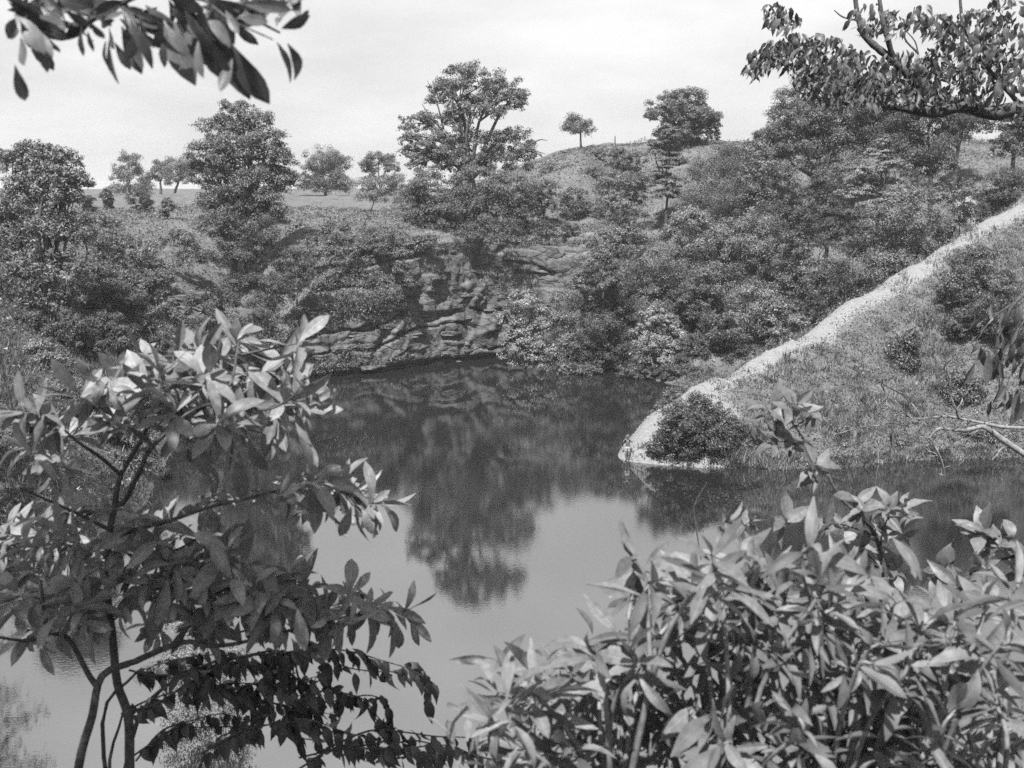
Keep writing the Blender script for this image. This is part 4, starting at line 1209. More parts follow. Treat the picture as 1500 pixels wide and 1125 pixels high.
def rosette(LV, c, axis_, n, length, tilt=(0.5, 1.35), jitter=0.5, width=1.0, run=0.05, droop=0.0):
    """a whorl of leaves round a twig tip; tilt measured from the axis"""
    ax = unit(axis_)
    a = unit(np.cross(ax, np.array([0.3, 0.9, 0.2])))
    b = np.cross(ax, a)
    ph0 = R.uniform(0, 6.28)
    for i in range(n):
        ph = ph0 + i * 2.399 + R.normal() * jitter
        tl_ = tilt[0] + (tilt[1] - tilt[0]) * (i + 0.5) / n + R.normal() * 0.22
        d = ax * math.cos(tl_) + (a * math.cos(ph) + b * math.sin(ph)) * math.sin(tl_)
        nrm = ax * math.sin(tl_) - (a * math.cos(ph) + b * math.sin(ph)) * math.cos(tl_) + R.normal(size=3) * 0.2
        nrm = nrm + UPV * 0.25 + R.normal(size=3) * 0.25
        d = d - UPV * droop * R.random()
        LV.add(c - ax * run * (i / n) + R.normal(size=3) * 0.006, d, nrm, length * R.uniform(0.5, 1.2), width * R.uniform(.8, 1.15))

def path_px(pts, Y):
    out = []
    for p in pts:
        out.append(at(p[0], p[1], p[2] if len(p) > 2 else Y))
    return np.array(out)

def near_ground(x, y):
    return float(ground_z(x, y))

# ---- left foreground shrub with rounded leaves
root_xy = at(150, 1100, 4.0)
base_l = np.array([root_xy[0], 4.0, near_ground(root_xy[0], 4.0)])
shrub_l = thing('shrub', 'foreground shrub with whorls of rounded leaves on dark stems, left side', 'shrub', base_l)
ST_L = [([(190, 1300, 4.1), (190, 1125, 4.0), (188, 1050, 4.0), (172, 1000, 4.0), (165, 930, 4.0), (158, 870, 4.0), (160, 790, 4.0), (168, 740, 4.0), (177, 696, 4.0), (204, 650, 4.05), (225, 600, 4.1), (215, 575, 4.1)], .022, .006),
        ([(95, 1300, 3.9), (115, 1125, 3.8), (135, 1050, 3.8), (150, 990, 3.85), (200, 968, 3.9), (245, 948, 3.9), (277, 940, 3.9), (305, 946, 3.9), (350, 942, 3.95), (430, 922, 4.0), (500, 905, 4.0), (565, 893, 4.1)], .019, .004),
        ([(142, 1005, 3.85), (128, 985, 3.85), (100, 935, 3.8), (73, 925, 3.8), (64, 890, 3.8), (60, 850, 3.8)], .013, .005),
        ([(73, 928, 3.8), (50, 937, 3.75), (28, 938, 3.7), (-20, 930, 3.6)], .008, .005),
        ([(168, 740, 4.0), (183, 733, 4.0), (207, 685, 3.9), (222, 655, 3.9), (270, 615, 3.85), (310, 590, 3.8), (335, 578, 3.8), (350, 500, 3.9)], .012, .004),
        ([(177, 696, 4.0), (147, 670, 3.9), (115, 648, 3.8), (95, 630, 3.8)], .009, .004),
        ([(160, 790, 4.0), (200, 775, 4.0), (250, 762, 3.9), (310, 742, 3.9), (370, 728, 3.9), (430, 712, 3.9), (480, 706, 3.9), (540, 730, 3.8)], .010, .003),
        ([(158, 775, 4.0), (120, 755, 3.95), (75, 735, 3.9), (30, 715, 3.8)], .008, .004),
        ([(158, 860, 4.0), (200, 820, 4.0), (260, 805, 4.0), (300, 790, 4.0), (340, 850, 4.0)], .008, .003),
        ([(158, 880, 4.0), (135, 875, 4.0), (126, 850, 4.0), (110, 845, 4.0)], .008, .004),
        ([(335, 578, 3.8), (380, 600, 3.75), (420, 588, 3.7), (445, 560, 3.7)], .006, .003),
        ([(310, 590, 3.8), (340, 640, 3.75), (335, 690, 3.7)], .006, .003),
        ([(350, 520, 3.9), (400, 510, 3.9), (435, 503, 3.9)], .005, .003)]
T = Tubes()
for pts, r0, r1 in ST_L:
    p = smooth_path(path_px(pts, 4.0) - base_l, 4)
    T.add(p, np.linspace(r0, r1, len(p)), 7)
T.add([np.zeros(3) + [0.1, 0, -0.3], np.array(at(190, 1300, 4.1)) - base_l], [.03, .022], 7)
T.add([np.zeros(3) + [-0.05, 0, -0.3], np.array(at(95, 1300, 3.9)) - base_l], [.026, .019], 7)
T.build('stem', M['bark_near'], shrub_l)
LV = Leaves('rounded', M['magnolia_leaf'])
ros_l = [(350, 495, 9, 1.0), (437, 503, 6, 1.0), (415, 545, 8, 1.0), (335, 572, 10, 1.1), (425, 585, 9, 1.1), (215, 572, 10, 1.1), (110, 573, 7, .9), (255, 518, 9, .9), (292, 512, 8, .9), (205, 522, 8, .9),
         (150, 562, 7, .9), (60, 615, 7, .9), (92, 625, 9, .9), (38, 655, 7, .9), (72, 668, 7, .9), (172, 612, 8, .9), (278, 612, 9, 1.0), (250, 598, 7, .9), (130, 600, 8, .9), (300, 548, 9, 1.0), (380, 530, 9, 1.0),
         (180, 560, 7, .9), (235, 545, 8, .9), (320, 615, 7, 1.0), (365, 605, 8, 1.0), (30, 600, 6, .9), (395, 560, 7, 1.0), (270, 570, 8, .9),
         (312, 728, 7, .9), (465, 700, 9, 1.0), (495, 708, 9, 1.0), (520, 722, 8, .9), (432, 706, 7, .9), (545, 738, 6, .9), (410, 720, 6, .8)]
for (a, b, n_, k_) in ros_l:
    c = at(a, b, 4.0 + R.uniform(-.35, .35))
    outw = np.array([(a - 200) / 300.0, -0.35, 0.85]) + R.normal(size=3) * 0.22
    rosette(LV, c, outw, n_ + 5, 0.168 * k_, (0.3, 1.8), run=.07, droop=.4)
    c2 = c + np.array([R.normal() * .08, R.uniform(.05, .3), -R.uniform(.0, .10)])
    rosette(LV, c2, outw + R.normal(size=3) * .5, n_ - 1, 0.15 * k_, (0.4, 1.9), run=.1, droop=.4)
dark_l = [(50, 830), (85, 790), (110, 850), (60, 880), (150, 830), (165, 862), (200, 772), (230, 792), (250, 832), (300, 782), (332, 805), (340, 850), (358, 872), (400, 868), (445, 856), (455, 880), (402, 900), (300, 872),
          (282, 892), (520, 866), (563, 888), (592, 900), (482, 892), (502, 910), (130, 892), (190, 850), (35, 765), (62, 752), (95, 742), (420, 830), (385, 845), (320, 850), (40, 800), (535, 895), (220, 855), (70, 855), (20, 870)]
dark_l += [(a + R.uniform(-30, 30), b + R.uniform(-22, 28)) for a, b in dark_l if a < 420] + [(45, 920), (95, 900), (30, 840), (120, 800), (180, 800), (260, 860), (230, 900), (310, 900), (360, 830), (420, 890)]
for (a, b) in dark_l:
    c = at(a, b, 4.05 + R.uniform(-.35, .45))
    outw = np.array([(a - 250) / 400.0, -0.45, 0.6]) + R.normal(size=3) * 0.3
    rosette(LV, c, outw, int(R.integers(9, 13)), 0.165, (0.6, 1.9), run=.08, droop=.5)
hang = [(335, 655, 330, 720), (350, 660, 352, 735), (360, 640, 385, 700), (430, 600, 455, 650), (520, 740, 525, 800), (515, 742, 500, 790), (530, 745, 545, 782), (560, 735, 575, 760), (480, 900, 470, 965), (500, 905, 498, 960),
        (400, 610, 420, 660), (325, 640, 300, 690), (250, 640, 235, 670), (285, 640, 300, 700), (455, 880, 440, 945), (435, 890, 445, 950), (580, 910, 590, 960), (600, 905, 615, 945), (350, 910, 340, 960), (110, 890, 100, 925)]
for (a, b, c_, d_) in hang:
    Yh = 3.9 + R.uniform(-.2, .2)
    p0, p1 = at(a, b, Yh), at(c_, d_, Yh - 0.03)
    LV.add(p0, p1 - p0, np.array([R.normal() * .5, -1, .3]), np.linalg.norm(p1 - p0) * 1.05)
LV.build(shrub_l)

# ---- lower left shrub with small pointed leaves on arching twigs
base_p = at(250, 1500, 4.6); base_p[2] = near_ground(base_p[0], 4.6)
shrub_p = thing('shrub', 'dark small-leaved shrub with arching twigs, bottom left over the water', 'shrub', base_p)
TW = [[(330, 962), (380, 958), (430, 955), (480, 955), (520, 960), (560, 970), (600, 985), (635, 998)],
      [(200, 985), (240, 972), (280, 965), (330, 965), (380, 975), (420, 985)],
      [(180, 1045), (220, 1025), (260, 1010), (300, 1003), (340, 1000), (380, 1002), (420, 1000), (470, 990)],
      [(420, 985), (450, 1010), (440, 1040), (420, 1070)],
      [(440, 1030), (470, 1015), (500, 1012), (530, 1025), (552, 1052), (575, 1070)],
      [(480, 1095), (540, 1072), (590, 1072), (640, 1080), (690, 1088), (735, 1100)],
      [(300, 1105), (340, 1075), (380, 1060), (420, 1055), (460, 1060), (500, 1072), (550, 1085)],
      [(200, 1110), (240, 1070), (280, 1050), (330, 1045), (370, 1055)],
      [(440, 1110), (500, 1095), (560, 1100), (620, 1105)],
      [(350, 930), (390, 918), (430, 925), (460, 945)],
      [(330, 1010), (380, 1030), (430, 1035), (480, 1045)],
      [(380, 960), (400, 990), (390, 1030), (400, 1060)],
      [(260, 985), (300, 985), (350, 1020)], [(540, 1110), (600, 1090), (660, 1098), (720, 1112)]]
T = Tubes()
LV = Leaves('pointed', M['pointed_leaf'])
TW = TW + [[(a + R.uniform(-25, 25), b + R.uniform(-14, 22)) for a, b in t_] for t_ in TW if t_[0][1] > 940]
for tw in TW:
    Y0 = 4.6 + R.uniform(-.35, .35)
    p = smooth_path(path_px(tw, Y0) + R.normal(size=(len(tw), 3)) * 0.008, 4)
    T.add(p - base_p, np.linspace(.0055, .002, len(p)), 5)
    for i in range(1, len(p)):
        for side in (-1, 1):
            if R.random() < 0.2:
                continue
            tdir = unit(p[i] - p[i - 1])
            sdir = unit(np.cross(tdir, UPV)) * side
            d = tdir * R.uniform(.1, .7) + sdir * R.uniform(.2, .9) + np.array([0, 0, -R.uniform(.3, 1.1)])
            nrm = sdir * 0.5 * R.uniform(-1, 1) + UPV * R.uniform(.2, 1.0) + np.array([0, -0.5, 0]) + R.normal(size=3) * 0.3
            LV.add(p[i] + R.normal(size=3) * 0.008, d, nrm, 0.098 * R.uniform(.65, 1.25))
for st_ in ([(180, 1045), (160, 1150), (200, 1400)], [(300, 1105), (270, 1200), (250, 1450)], [(480, 1095), (420, 1180), (300, 1450)], [(200, 985), (150, 1060), (180, 1300)], [(330, 962), (250, 1000), (200, 1060), (170, 1200)]):
    p = smooth_path(path_px(st_, 4.6), 4)
    p = np.vstack([p, [base_p + np.array([R.normal() * .1, 0, -0.2])]])
    T.add(p - base_p, np.linspace(.006, .014, len(p)), 6)
T.build('stem', M['bark_near'], shrub_p)
LV.build(shrub_p)

# ---- right foreground shrub with long leaves
base_r = at(1200, 1600, 2.9); base_r[2] = near_ground(base_r[0], 2.9)
shrub_r = thing('shrub', 'large foreground shrub with long pale leaves filling the bottom right', 'shrub', base_r)
LV = Leaves('long', M['long_leaf'])
ros_r = [(925, 812, 6), (775, 985, 8), (760, 1000, 5), (870, 945, 6), (872, 990, 7), (897, 965, 9), (922, 950, 7), (962, 850, 8), (985, 872, 8), (1002, 850, 8), (1042, 812, 8), (1080, 818, 8), (745, 1012, 5), (722, 1062, 4), (752, 1090, 5), (1122, 830, 10), (1060, 850, 8),
         (1100, 872, 7), (1150, 870, 9), (1182, 802, 8), (1200, 842, 9), (1172, 930, 8), (1222, 890, 8), (1252, 850, 8), (1290, 942, 10), (1280, 972, 8), (1312, 882, 9), (1352, 910, 8), (1370, 1000, 10), (1400, 902, 9), (1420, 950, 8),
         (1442, 882, 8), (1462, 1000, 8), (1332, 1030, 9), (1290, 1060, 9), (1242, 1012, 9), (1200, 982, 8), (1160, 1040, 9), (1172, 1082, 8), (1102, 1002, 7), (1090, 1062, 8), (1042, 1042, 8), (1060, 1090, 8), (1000, 1012, 7),
         (982, 1062, 8), (942, 1012, 8), (932, 1082, 8), (892, 1052, 8), (862, 1092, 8), (822, 1082, 7), (832, 1012, 6), (1240, 1090, 8), (1360, 1080, 9), (1430, 1072, 9), (1472, 1090, 8), (790, 1105, 6), (1130, 950, 6), (1250, 940, 8),
         (1330, 960, 8), (1400, 1040, 8), (1480, 940, 8), (960, 930, 6), (1010, 1110, 8), (1130, 1110, 8), (1310, 1110, 8), (1400, 1115, 8), (1040, 960, 5), (1210, 1050, 8), (1490, 860, 7), (1500, 1040, 8)]
T = Tubes()
trunk_pts = []
for q, (gxp, gyp) in enumerate([(900, 1250), (1050, 1300), (1200, 1300), (1330, 1280), (1450, 1280)]):
    p = smooth_path([base_r + np.array([(q - 2) * 0.06, 0, -0.25]), (base_r + at(gxp, gyp, 2.8)) / 2 + R.normal(size=3) * .05, at(gxp, gyp, 2.8)], 4)
    T.add(p - base_r, np.linspace(.022, .012, len(p)), 7)
    trunk_pts.append(at(gxp, gyp, 2.8))
trunk_pts = np.array(trunk_pts)
for (a, b, n_) in ros_r:
    Yr = 2.75 + R.uniform(-.3, .45)
    c = at(a, b, Yr)
    outw = np.array([(a - 1180) / 700.0, -0.30, 0.85]) + R.normal(size=3) * 0.28
    rosette(LV, c, outw, n_ + 4, 0.148, (0.15, 1.5), width=1.0, run=.13, droop=.8)
    c2 = c + np.array([R.normal() * .07, R.uniform(.05, .3), -R.uniform(.06, .16)])
    rosette(LV, c2, outw + R.normal(size=3) * .5, n_ + 2, 0.14, (0.4, 1.9), width=1.0, run=.15, droop=.7)
    c3 = c + np.array([R.normal() * .10, R.uniform(.15, .5), -R.uniform(.0, .2)])
    if b > 930:
        rosette(LV, c3, outw + R.normal(size=3) * .5, n_, 0.14, (0.4, 1.9), width=1.0, run=.15, droop=.7)
    j = trunk_pts[int(np.argmin(np.abs(trunk_pts[:, 0] - c[0]) + R.random(5) * 0.2))]
    mid = (c * 0.6 + j * 0.4) + np.array([(c[0] - j[0]) * -0.15, 0, 0.06]) + R.normal(size=3) * 0.03
    p = smooth_path([j, mid, c - unit(outw) * 0.06, c], 4)
    T.add(p - base_r, np.linspace(.010, .0032, len(p)), 6)
T.build('stem', M['stem_pale'], shrub_r)
LV.build(shrub_r)

# ---- sapling with ovate leaves rising behind the right shrub
base_s = at(1300, 1700, 5.2); base_s[2] = near_ground(base_s[0], 5.2)
sap = thing('sapling', 'sapling with broad pointed leaves, its top sprig standing clear against the spit', 'sapling', base_s)
T = Tubes()
for pts, r0, r1 in [([(1305, 1300), (1310, 1000), (1300, 860), (1282, 785), (1255, 752), (1232, 730), (1210, 692), (1185, 655), (1165, 625), (1150, 605)], .014, .003),
                    ([(1300, 860), (1290, 800), (1300, 760), (1318, 742)], .006, .003), ([(1282, 785), (1240, 770), (1205, 765)], .005, .003), ([(1185, 655), (1160, 650), (1140, 640)], .004, .002),
                    ([(1165, 625), (1185, 610), (1195, 590)], .004, .002), ([(1255, 752), (1270, 745), (1262, 735)], .004, .002), ([(1040, 900), (1018, 760), (1020, 735), (1036, 706)], .004, .002)]:
    p = smooth_path(path_px(pts, 5.2), 4)
    T.add(p - base_s, np.linspace(r0, r1, len(p)), 6)
T.add([np.array([0, 0, -.25]), at(1305, 1300, 5.2) - base_s], [.02, .014], 6)
T.build('stem', M['bark_near'], sap)
LV = Leaves('ovate', M['ovate_leaf'])
for (a, b, n_) in [(1112, 620, 6), (1130, 602, 7), (1165, 592, 8), (1150, 622, 7), (1140, 645, 7), (1190, 600, 5), (1165, 650, 6), (1202, 690, 8), (1190, 680, 5), (1255, 738, 6), (1262, 745, 6), (1302, 745, 8), (1322, 742, 7), (1285, 770, 8),
                   (1235, 770, 7), (1205, 768, 6), (1300, 790, 8), (1260, 800, 7), (1320, 780, 6), (1285, 825, 8), (1240, 820, 7), (1310, 830, 7), (1270, 860, 7), (1150, 760, 6), (1100, 762, 6), (1065, 765, 6)]:
    c = at(a, b, 5.2 + R.uniform(-.2, .3))
    rosette(LV, c, np.array([R.normal() * .4, -0.45, 0.8]), n_, 0.145, (0.5, 1.9), width=1.0)
LV.build(sap)

# ---- sprig at the right edge
base_e = at(1700, 1500, 4.8); base_e[2] = near_ground(base_e[0], 4.8)
spr = thing('sapling', 'leafy sprig reaching in from the right edge above the large shrub', 'sapling', base_e)
T = Tubes()
for pts, r0, r1 in [([(1700, 1200), (1560, 840), (1500, 815), (1440, 830), (1400, 860)], .012, .004), ([(1500, 815), (1465, 800), (1445, 782)], .005, .003), ([(1440, 830), (1395, 850), (1378, 835)], .004, .003)]:
    p = smooth_path(path_px(pts, 4.8), 4)
    T.add(p - base_e, np.linspace(r0, r1, len(p)), 6)
T.add([np.array([0, 0, -.25]), at(1700, 1200, 4.8) - base_e], [.018, .012], 6)
T.build('stem', M['bark_near'], spr)
LV = Leaves('ovate', M['ovate_leaf'])
for (a, b, n_) in [(1440, 778, 9), (1462, 800, 7), (1380, 835, 8), (1400, 858, 7), (1480, 785, 6), (1440, 830, 7), (1490, 830, 7), (1420, 870, 6)]:
    rosette(LV, at(a, b, 4.8 + R.uniform(-.15, .2)), np.array([-.4 + R.normal() * .3, -0.45, 0.8]), n_, 0.16, (0.4, 1.7), width=0.9)
LV.build(spr)

# ---- branch hanging in at the top left
base_t = np.array([-3.6, 1.6, near_ground(-3.6, 1.6)])
otl = thing('tree', 'blurred branch of a near tree hanging in at the top left corner', 'tree', base_t)
T = Tubes()
T.add(smooth_path([base_t + [0, 0, -.3], base_t + [.05, 0, 1.5], base_t + [0, .05, 3.4], base_t + [-.1, 0, 5.5]], 4) - base_t, np.linspace(.13, .08, 13), 9)
for pts, r0, r1 in [([(-900, -160, 1.9), (-400, -60, 2.1), (-50, -25, 2.3), (40, 10, 2.35), (105, 38, 2.35), (150, 20, 2.35), (220, -12, 2.35), (300, 0, 2.35), (370, 28, 2.35), (410, 48, 2.35)], .012, .0025),
                    ([(300, 0, 2.35), (340, 30, 2.3), (400, 58, 2.3)], .003, .0015), ([(-50, 0, 2.3), (20, -20, 2.4), (120, -40, 2.4)], .008, .003)]:
    p = smooth_path(path_px(pts, 2.3), 4)
    T.add(p - base_t, np.linspace(r0, r1, len(p)), 6)
p0 = at(-900, -160, 1.9)
T.add([base_t + [0, 0, 3.2] - base_t, (base_t + [0, 0, 3.2] + p0) / 2 + [0, 0, .1] - base_t, p0 - base_t], [.06, .035, .022], 7)
T.build('trunk', M['bark_near'], otl)
LV = Leaves('rounded', M['hanging_leaf'])
for (a, b, c_, d_) in [(35, 25, 92, 52), (40, 40, 68, 108), (55, 42, 80, 86), (30, 55, 43, 98), (22, 95, 36, 157), (20, 20, 60, 60), (60, 25, 100, 20), (30, 30, 45, 70), (90, 38, 60, 20), (120, 38, 112, 80), (128, 45, 139, 72), (130, 30, 150, 60),
                       (160, 60, 168, 122), (155, 60, 146, 100), (168, 62, 190, 101), (160, 40, 165, 70), (178, 38, 207, 105), (190, 30, 226, 92), (205, 25, 215, 80), (150, 30, 180, 22), (135, 25, 120, 15), (230, 25, 246, 100), (240, 30, 268, 118),
                       (255, 30, 262, 95), (262, 25, 298, 108), (280, 25, 275, 85), (285, 30, 330, 134), (300, 30, 318, 110), (310, 55, 362, 140), (335, 60, 381, 154), (325, 40, 345, 90), (300, 15, 335, 60), (345, 30, 372, 45), (350, 25, 394, 36),
                       (345, 20, 380, 22), (405, 40, 408, 15), (412, 42, 452, 22), (415, 42, 465, 32), (405, 60, 432, 116), (420, 62, 456, 124), (330, 15, 350, 50), (220, 15, 240, 60), (180, 15, 200, 55), (270, 15, 300, 60), (95, 15, 130, 40),
                       (340, 85, 325, 135), (200, 45, 188, 88), (290, 60, 285, 105), (246, 50, 228, 95), (365, 35, 400, 8), (250, 10, 280, 40), (60, 10, 90, 40), (312, 22, 362, 55)]:
    Yh = 2.32 + R.uniform(-.12, .12)
    p0, p1 = at(a, b, Yh), at(c_, d_, Yh + R.uniform(-.05, .05))
    for rep_ in range(2 if b < 45 else 0):
        q0, q1 = at(a + R.uniform(-30, 30), b - R.uniform(0, 25), Yh + .08), at(c_ + R.uniform(-40, 40), d_ - R.uniform(20, 45), Yh + .1)
        LV.add(q0, q1 - q0, np.array([R.normal() * .6, -1, R.normal() * .4]), 0.10 * R.uniform(.8, 1.1), 1.1)
    LV.add(p0, p1 - p0, np.array([R.normal() * .6, -1 + R.random() * .4, R.normal() * .4]), np.linalg.norm(p1 - p0) * 1.06, 1.05)
cm = np.array([-1.95, 1.82, 20.0]) - base_t  # unseen crown clumps, added above the frame to shade the lower left shrub leaves
pl_, nl_, sl_, _ = crown_leaves([(cm, (1.15, .30, .25)), (cm + [.1, -.1, .05], (1.2, .3, .25)), (cm + [-1.3, -.5, .4], (1.0, .6, .6)), (cm + [-1.4, -1.2, .9], (1.1, .9, .7))], 6500, 0.14, 0.6, 0.32)
v, f = leaf_cloud(pl_, nl_, sl_, 0.42)
new_mesh('crown', v, f, M['leaf_mid'], otl)
LV.build(otl)

# ---- limb overhanging at the top right
base_o = np.array([9.4, 13.0, near_ground(9.4, 13.0)])
otr = thing('tree', 'dark limb of a near tree with drooping leaves overhanging the top right corner', 'tree', base_o)
T = Tubes()
T.add(smooth_path([base_o + [0, 0, -.4], base_o + [-.1, 0, 4], base_o + [-.5, -.2, 9], base_o + [-.2, 0, 12.5], base_o + [.3, 0, 16]], 5) - base_o, np.linspace(.30, .10, 21), 10)
LB = [([(1830, 260, 13), (1600, 175, 12.5), (1500, 160, 12), (1455, 166, 12), (1412, 156, 12), (1372, 165, 12), (1325, 158, 12), (1280, 150, 12.1), (1240, 138, 12.2), (1200, 118, 12.3), (1160, 95, 12.3), (1120, 100, 12.3)], .105, .010),
      ([(1372, 165, 12), (1340, 120, 12.1), (1308, 88, 12.1), (1285, 70, 12.1), (1265, 50, 12.1), (1256, 20, 12.1), (1250, -30, 12.1)], .06, .022),
      ([(1308, 88, 12.1), (1300, 55, 12.0), (1292, 25, 12.0), (1285, -30, 12.0)], .035, .018),
      ([(1412, 156, 12), (1408, 100, 12.1), (1410, 50, 12.1), (1405, -20, 12.1)], .035, .015),
      ([(1500, 160, 12), (1465, 120, 12), (1440, 90, 12), (1425, 60, 12), (1440, 20, 12)], .03, .01),
      ([(1345, 78, 12), (1325, 55, 12), (1335, 30, 12), (1340, 10, 12)], .012, .006), ([(1345, 80, 12), (1340, 60, 12), (1322, 40, 12)], .010, .005),
      ([(1256, 30, 12.1), (1235, 25, 12.1), (1222, 15, 12.1)], .012, .006), ([(1260, 145, 12.1), (1220, 110, 12.1), (1180, 85, 12.1)], .02, .006),
      ([(1240, 138, 12.2), (1215, 140, 12.2), (1190, 125, 12.2)], .02, .006), ([(1325, 158, 12), (1330, 110, 12), (1350, 85, 12)], .02, .008), ([(1412, 156, 12), (1430, 130, 12), (1424, 95, 12)], .012, .006)]
for pts, r0, r1 in LB:
    p = smooth_path(path_px(pts, 12.0), 4)
    T.add(p - base_o, np.linspace(r0, r1, len(p)) * RNG.uniform(.9, 1.1, len(p)), 7)
T.build('limb', M['bark_near'], otr)
LV = Leaves('pointed', M['hanging_leaf'])
regions = [(1165, 72, 40, 18, 70), (1200, 90, 50, 32, 150), (1250, 110, 45, 30, 120), (1125, 88, 25, 14, 40), (1102, 104, 10, 9, 16), (1330, 110, 45, 30, 130), (1385, 110, 45, 36, 150), (1440, 105, 30, 45, 100), (1430, 50, 45, 30, 110), (1470, 60, 30, 60, 90),
           (1380, 40, 25, 16, 40), (1290, 140, 40, 16, 70), (1360, 145, 30, 14, 50), (1215, 140, 34, 16, 50), (1150, 32, 26, 10, 22), (1140, 20, 20, 12, 20), (1275, 30, 30, 20, 30), (1310, 35, 20, 16, 20), (1350, 25, 16, 14, 14), (1500, 120, 40, 50, 60)]
for (a, b, rx, ry, n_) in regions:
    for q in range(int(n_ * 2.1)):
        an, rr = R.uniform(0, 6.28), math.sqrt(R.random())
        p0 = at(a + rx * 1.12 * rr * math.cos(an), b + ry * 1.2 * rr * math.sin(an) - 4, 12.1 + R.normal() * .6)
        d = np.array([R.normal() * .45, R.normal() * .45, -1.0 + R.random() * .5])
        LV.add(p0, d, np.array([R.normal(), -0.8, R.random() * .8]), 0.125 * R.uniform(.6, 1.25), 0.95)
LV.build(otr)

# ---- bunch of drooping leaves at the right edge
base_d = np.array([5.9, 7.6, near_ground(5.9, 7.6)])
otd = thing('sapling', 'drooping dark leaves hanging in at the right edge over the dead branch', 'sapling', base_d)
T = Tubes()
T.add(smooth_path([base_d + [0, 0, -.3], base_d + [0, 0, 3.0], at(1700, 380, 7.5), at(1560, 400, 7.3), at(1490, 440, 7.2), at(1465, 490, 7.2)], 4) - base_d, np.linspace(.04, .006, 21), 7)
for pts in ([(1490, 440), (1455, 465), (1430, 500)], [(1500, 470), (1470, 520), (1462, 580)], [(1490, 440), (1470, 455), (1448, 462)]):
    p = smooth_path(path_px(pts, 7.2), 4)
    T.add(p - base_d, np.linspace(.007, .003, len(p)), 5)
T.build('stem', M['bark_near'], otd)
LV = Leaves('long', M['hanging_leaf'])
for q in range(70):
    a, b = R.uniform(1425, 1510), R.uniform(452, 600)
    if a < 1450 and b > 545:
        continue
    d = np.array([R.normal() * .25 - .15, R.normal() * .3, -1.0])
    LV.add(at(a, b - 12, 7.2 + R.normal() * .2), d, np.array([R.normal() * .8, -1, .3]), 0.20 * R.uniform(.6, 1.2), 1.1)
LV.build(otd)

# ---- bare dead branch reaching in over the water on the right
def c6(x, y, Y=14.0):
    return at(980 + x / 3.0, 540 + y / 3.0, Y)
base_b = np.array([10.2, 14.4, near_ground(10.2, 14.4)])
dead = thing('dead_branch', 'bare pale dead branch reaching over the water from the right edge', 'branch', base_b)
T = Tubes()
DB = [([(1700, 470), (1475, 318), (1420, 278), (1380, 255), (1340, 262), (1300, 270), (1240, 268), (1190, 262), (1160, 285), (1145, 305)], .062, .02),
      ([(1145, 305), (1165, 335), (1188, 378), (1205, 425), (1213, 472)], .02, .006), ([(1145, 303), (1100, 300), (1050, 302)], .012, .006),
      ([(1600, 262), (1475, 257), (1410, 245), (1350, 233), (1290, 222), (1230, 210), (1170, 213), (1110, 221), (1085, 238), (1055, 252), (1010, 243), (980, 238), (920, 250), (840, 257), (790, 272), (720, 291)], .034, .005),
      ([(1110, 221), (1060, 215), (1030, 192), (990, 155), (958, 118), (920, 105), (880, 95)], .016, .004), ([(1108, 220), (1085, 175), (1045, 132), (1000, 100), (950, 75), (900, 33)], .016, .003), ([(958, 118), (945, 95), (940, 75)], .006, .003),
      ([(1300, 225), (1270, 212), (1262, 180), (1245, 140), (1235, 105), (1235, 60), (1252, 10)], .022, .004), ([(1240, 120), (1218, 98), (1205, 75)], .008, .003), ([(1235, 45), (1222, 25), (1212, 12)], .006, .003),
      ([(840, 257), (825, 240), (815, 228)], .006, .003), ([(980, 238), (945, 212), (925, 195)], .008, .003), ([(1230, 210), (1200, 190), (1180, 165)], .008, .003), ([(1390, 240), (1392, 190), (1395, 140)], .014, .005),
      ([(1190, 262), (1225, 270), (1260, 262), (1290, 240), (1310, 228)], .016, .012), ([(1170, 214), (1200, 235), (1220, 262), (1240, 275)], .010, .005), ([(1180, 378), (1150, 365), (1125, 370)], .006, .003), ([(1180, 382), (1150, 385), (1122, 378)], .005, .003),
      ([(1213, 468), (1195, 468), (1185, 460)], .004, .002), ([(1560, 370), (1475, 345), (1440, 380), (1420, 400)], .016, .005), ([(1380, 255), (1340, 285), (1300, 330)], .008, .003), ([(1300, 270), (1310, 250), (1315, 235)], .008, .004),
      ([(1262, 180), (1285, 150), (1290, 120)], .006, .003), ([(1050, 212), (1020, 205), (1000, 190)], .005, .002)]
for q in range(26):
    src = DB[int(R.integers(0, 22))][0]
    a0 = src[int(R.integers(1, len(src)))]
    an = R.uniform(-2.6, -0.5)
    ln_ = R.uniform(25, 70)
    DB.append(([a0, (a0[0] + math.cos(an) * ln_ * .5 + R.normal() * 5, a0[1] + math.sin(an) * ln_ * .5), (a0[0] + math.cos(an + .4) * ln_, a0[1] + math.sin(an + .4) * ln_)], .007, .003))
for pts, r0, r1 in DB:
    yo = R.uniform(-.15, .15)
    p = smooth_path([c6(a, b, 14.0 + (yo if i > 1 else 0)) for i, (a, b) in enumerate(pts)], 3)
    T.add(p - base_b, np.maximum(np.linspace(r0, r1, len(p)) * 0.75, 0.0075), 6)
T.add(smooth_path([c6(1700, 470) - base_b, (c6(1700, 470) - base_b) * .5 + [.2, 0, 0], [0, 0, -.3]], 4), np.linspace(.062, .09, 9), 7)
T.build('limb', M['dead_wood'], dead)

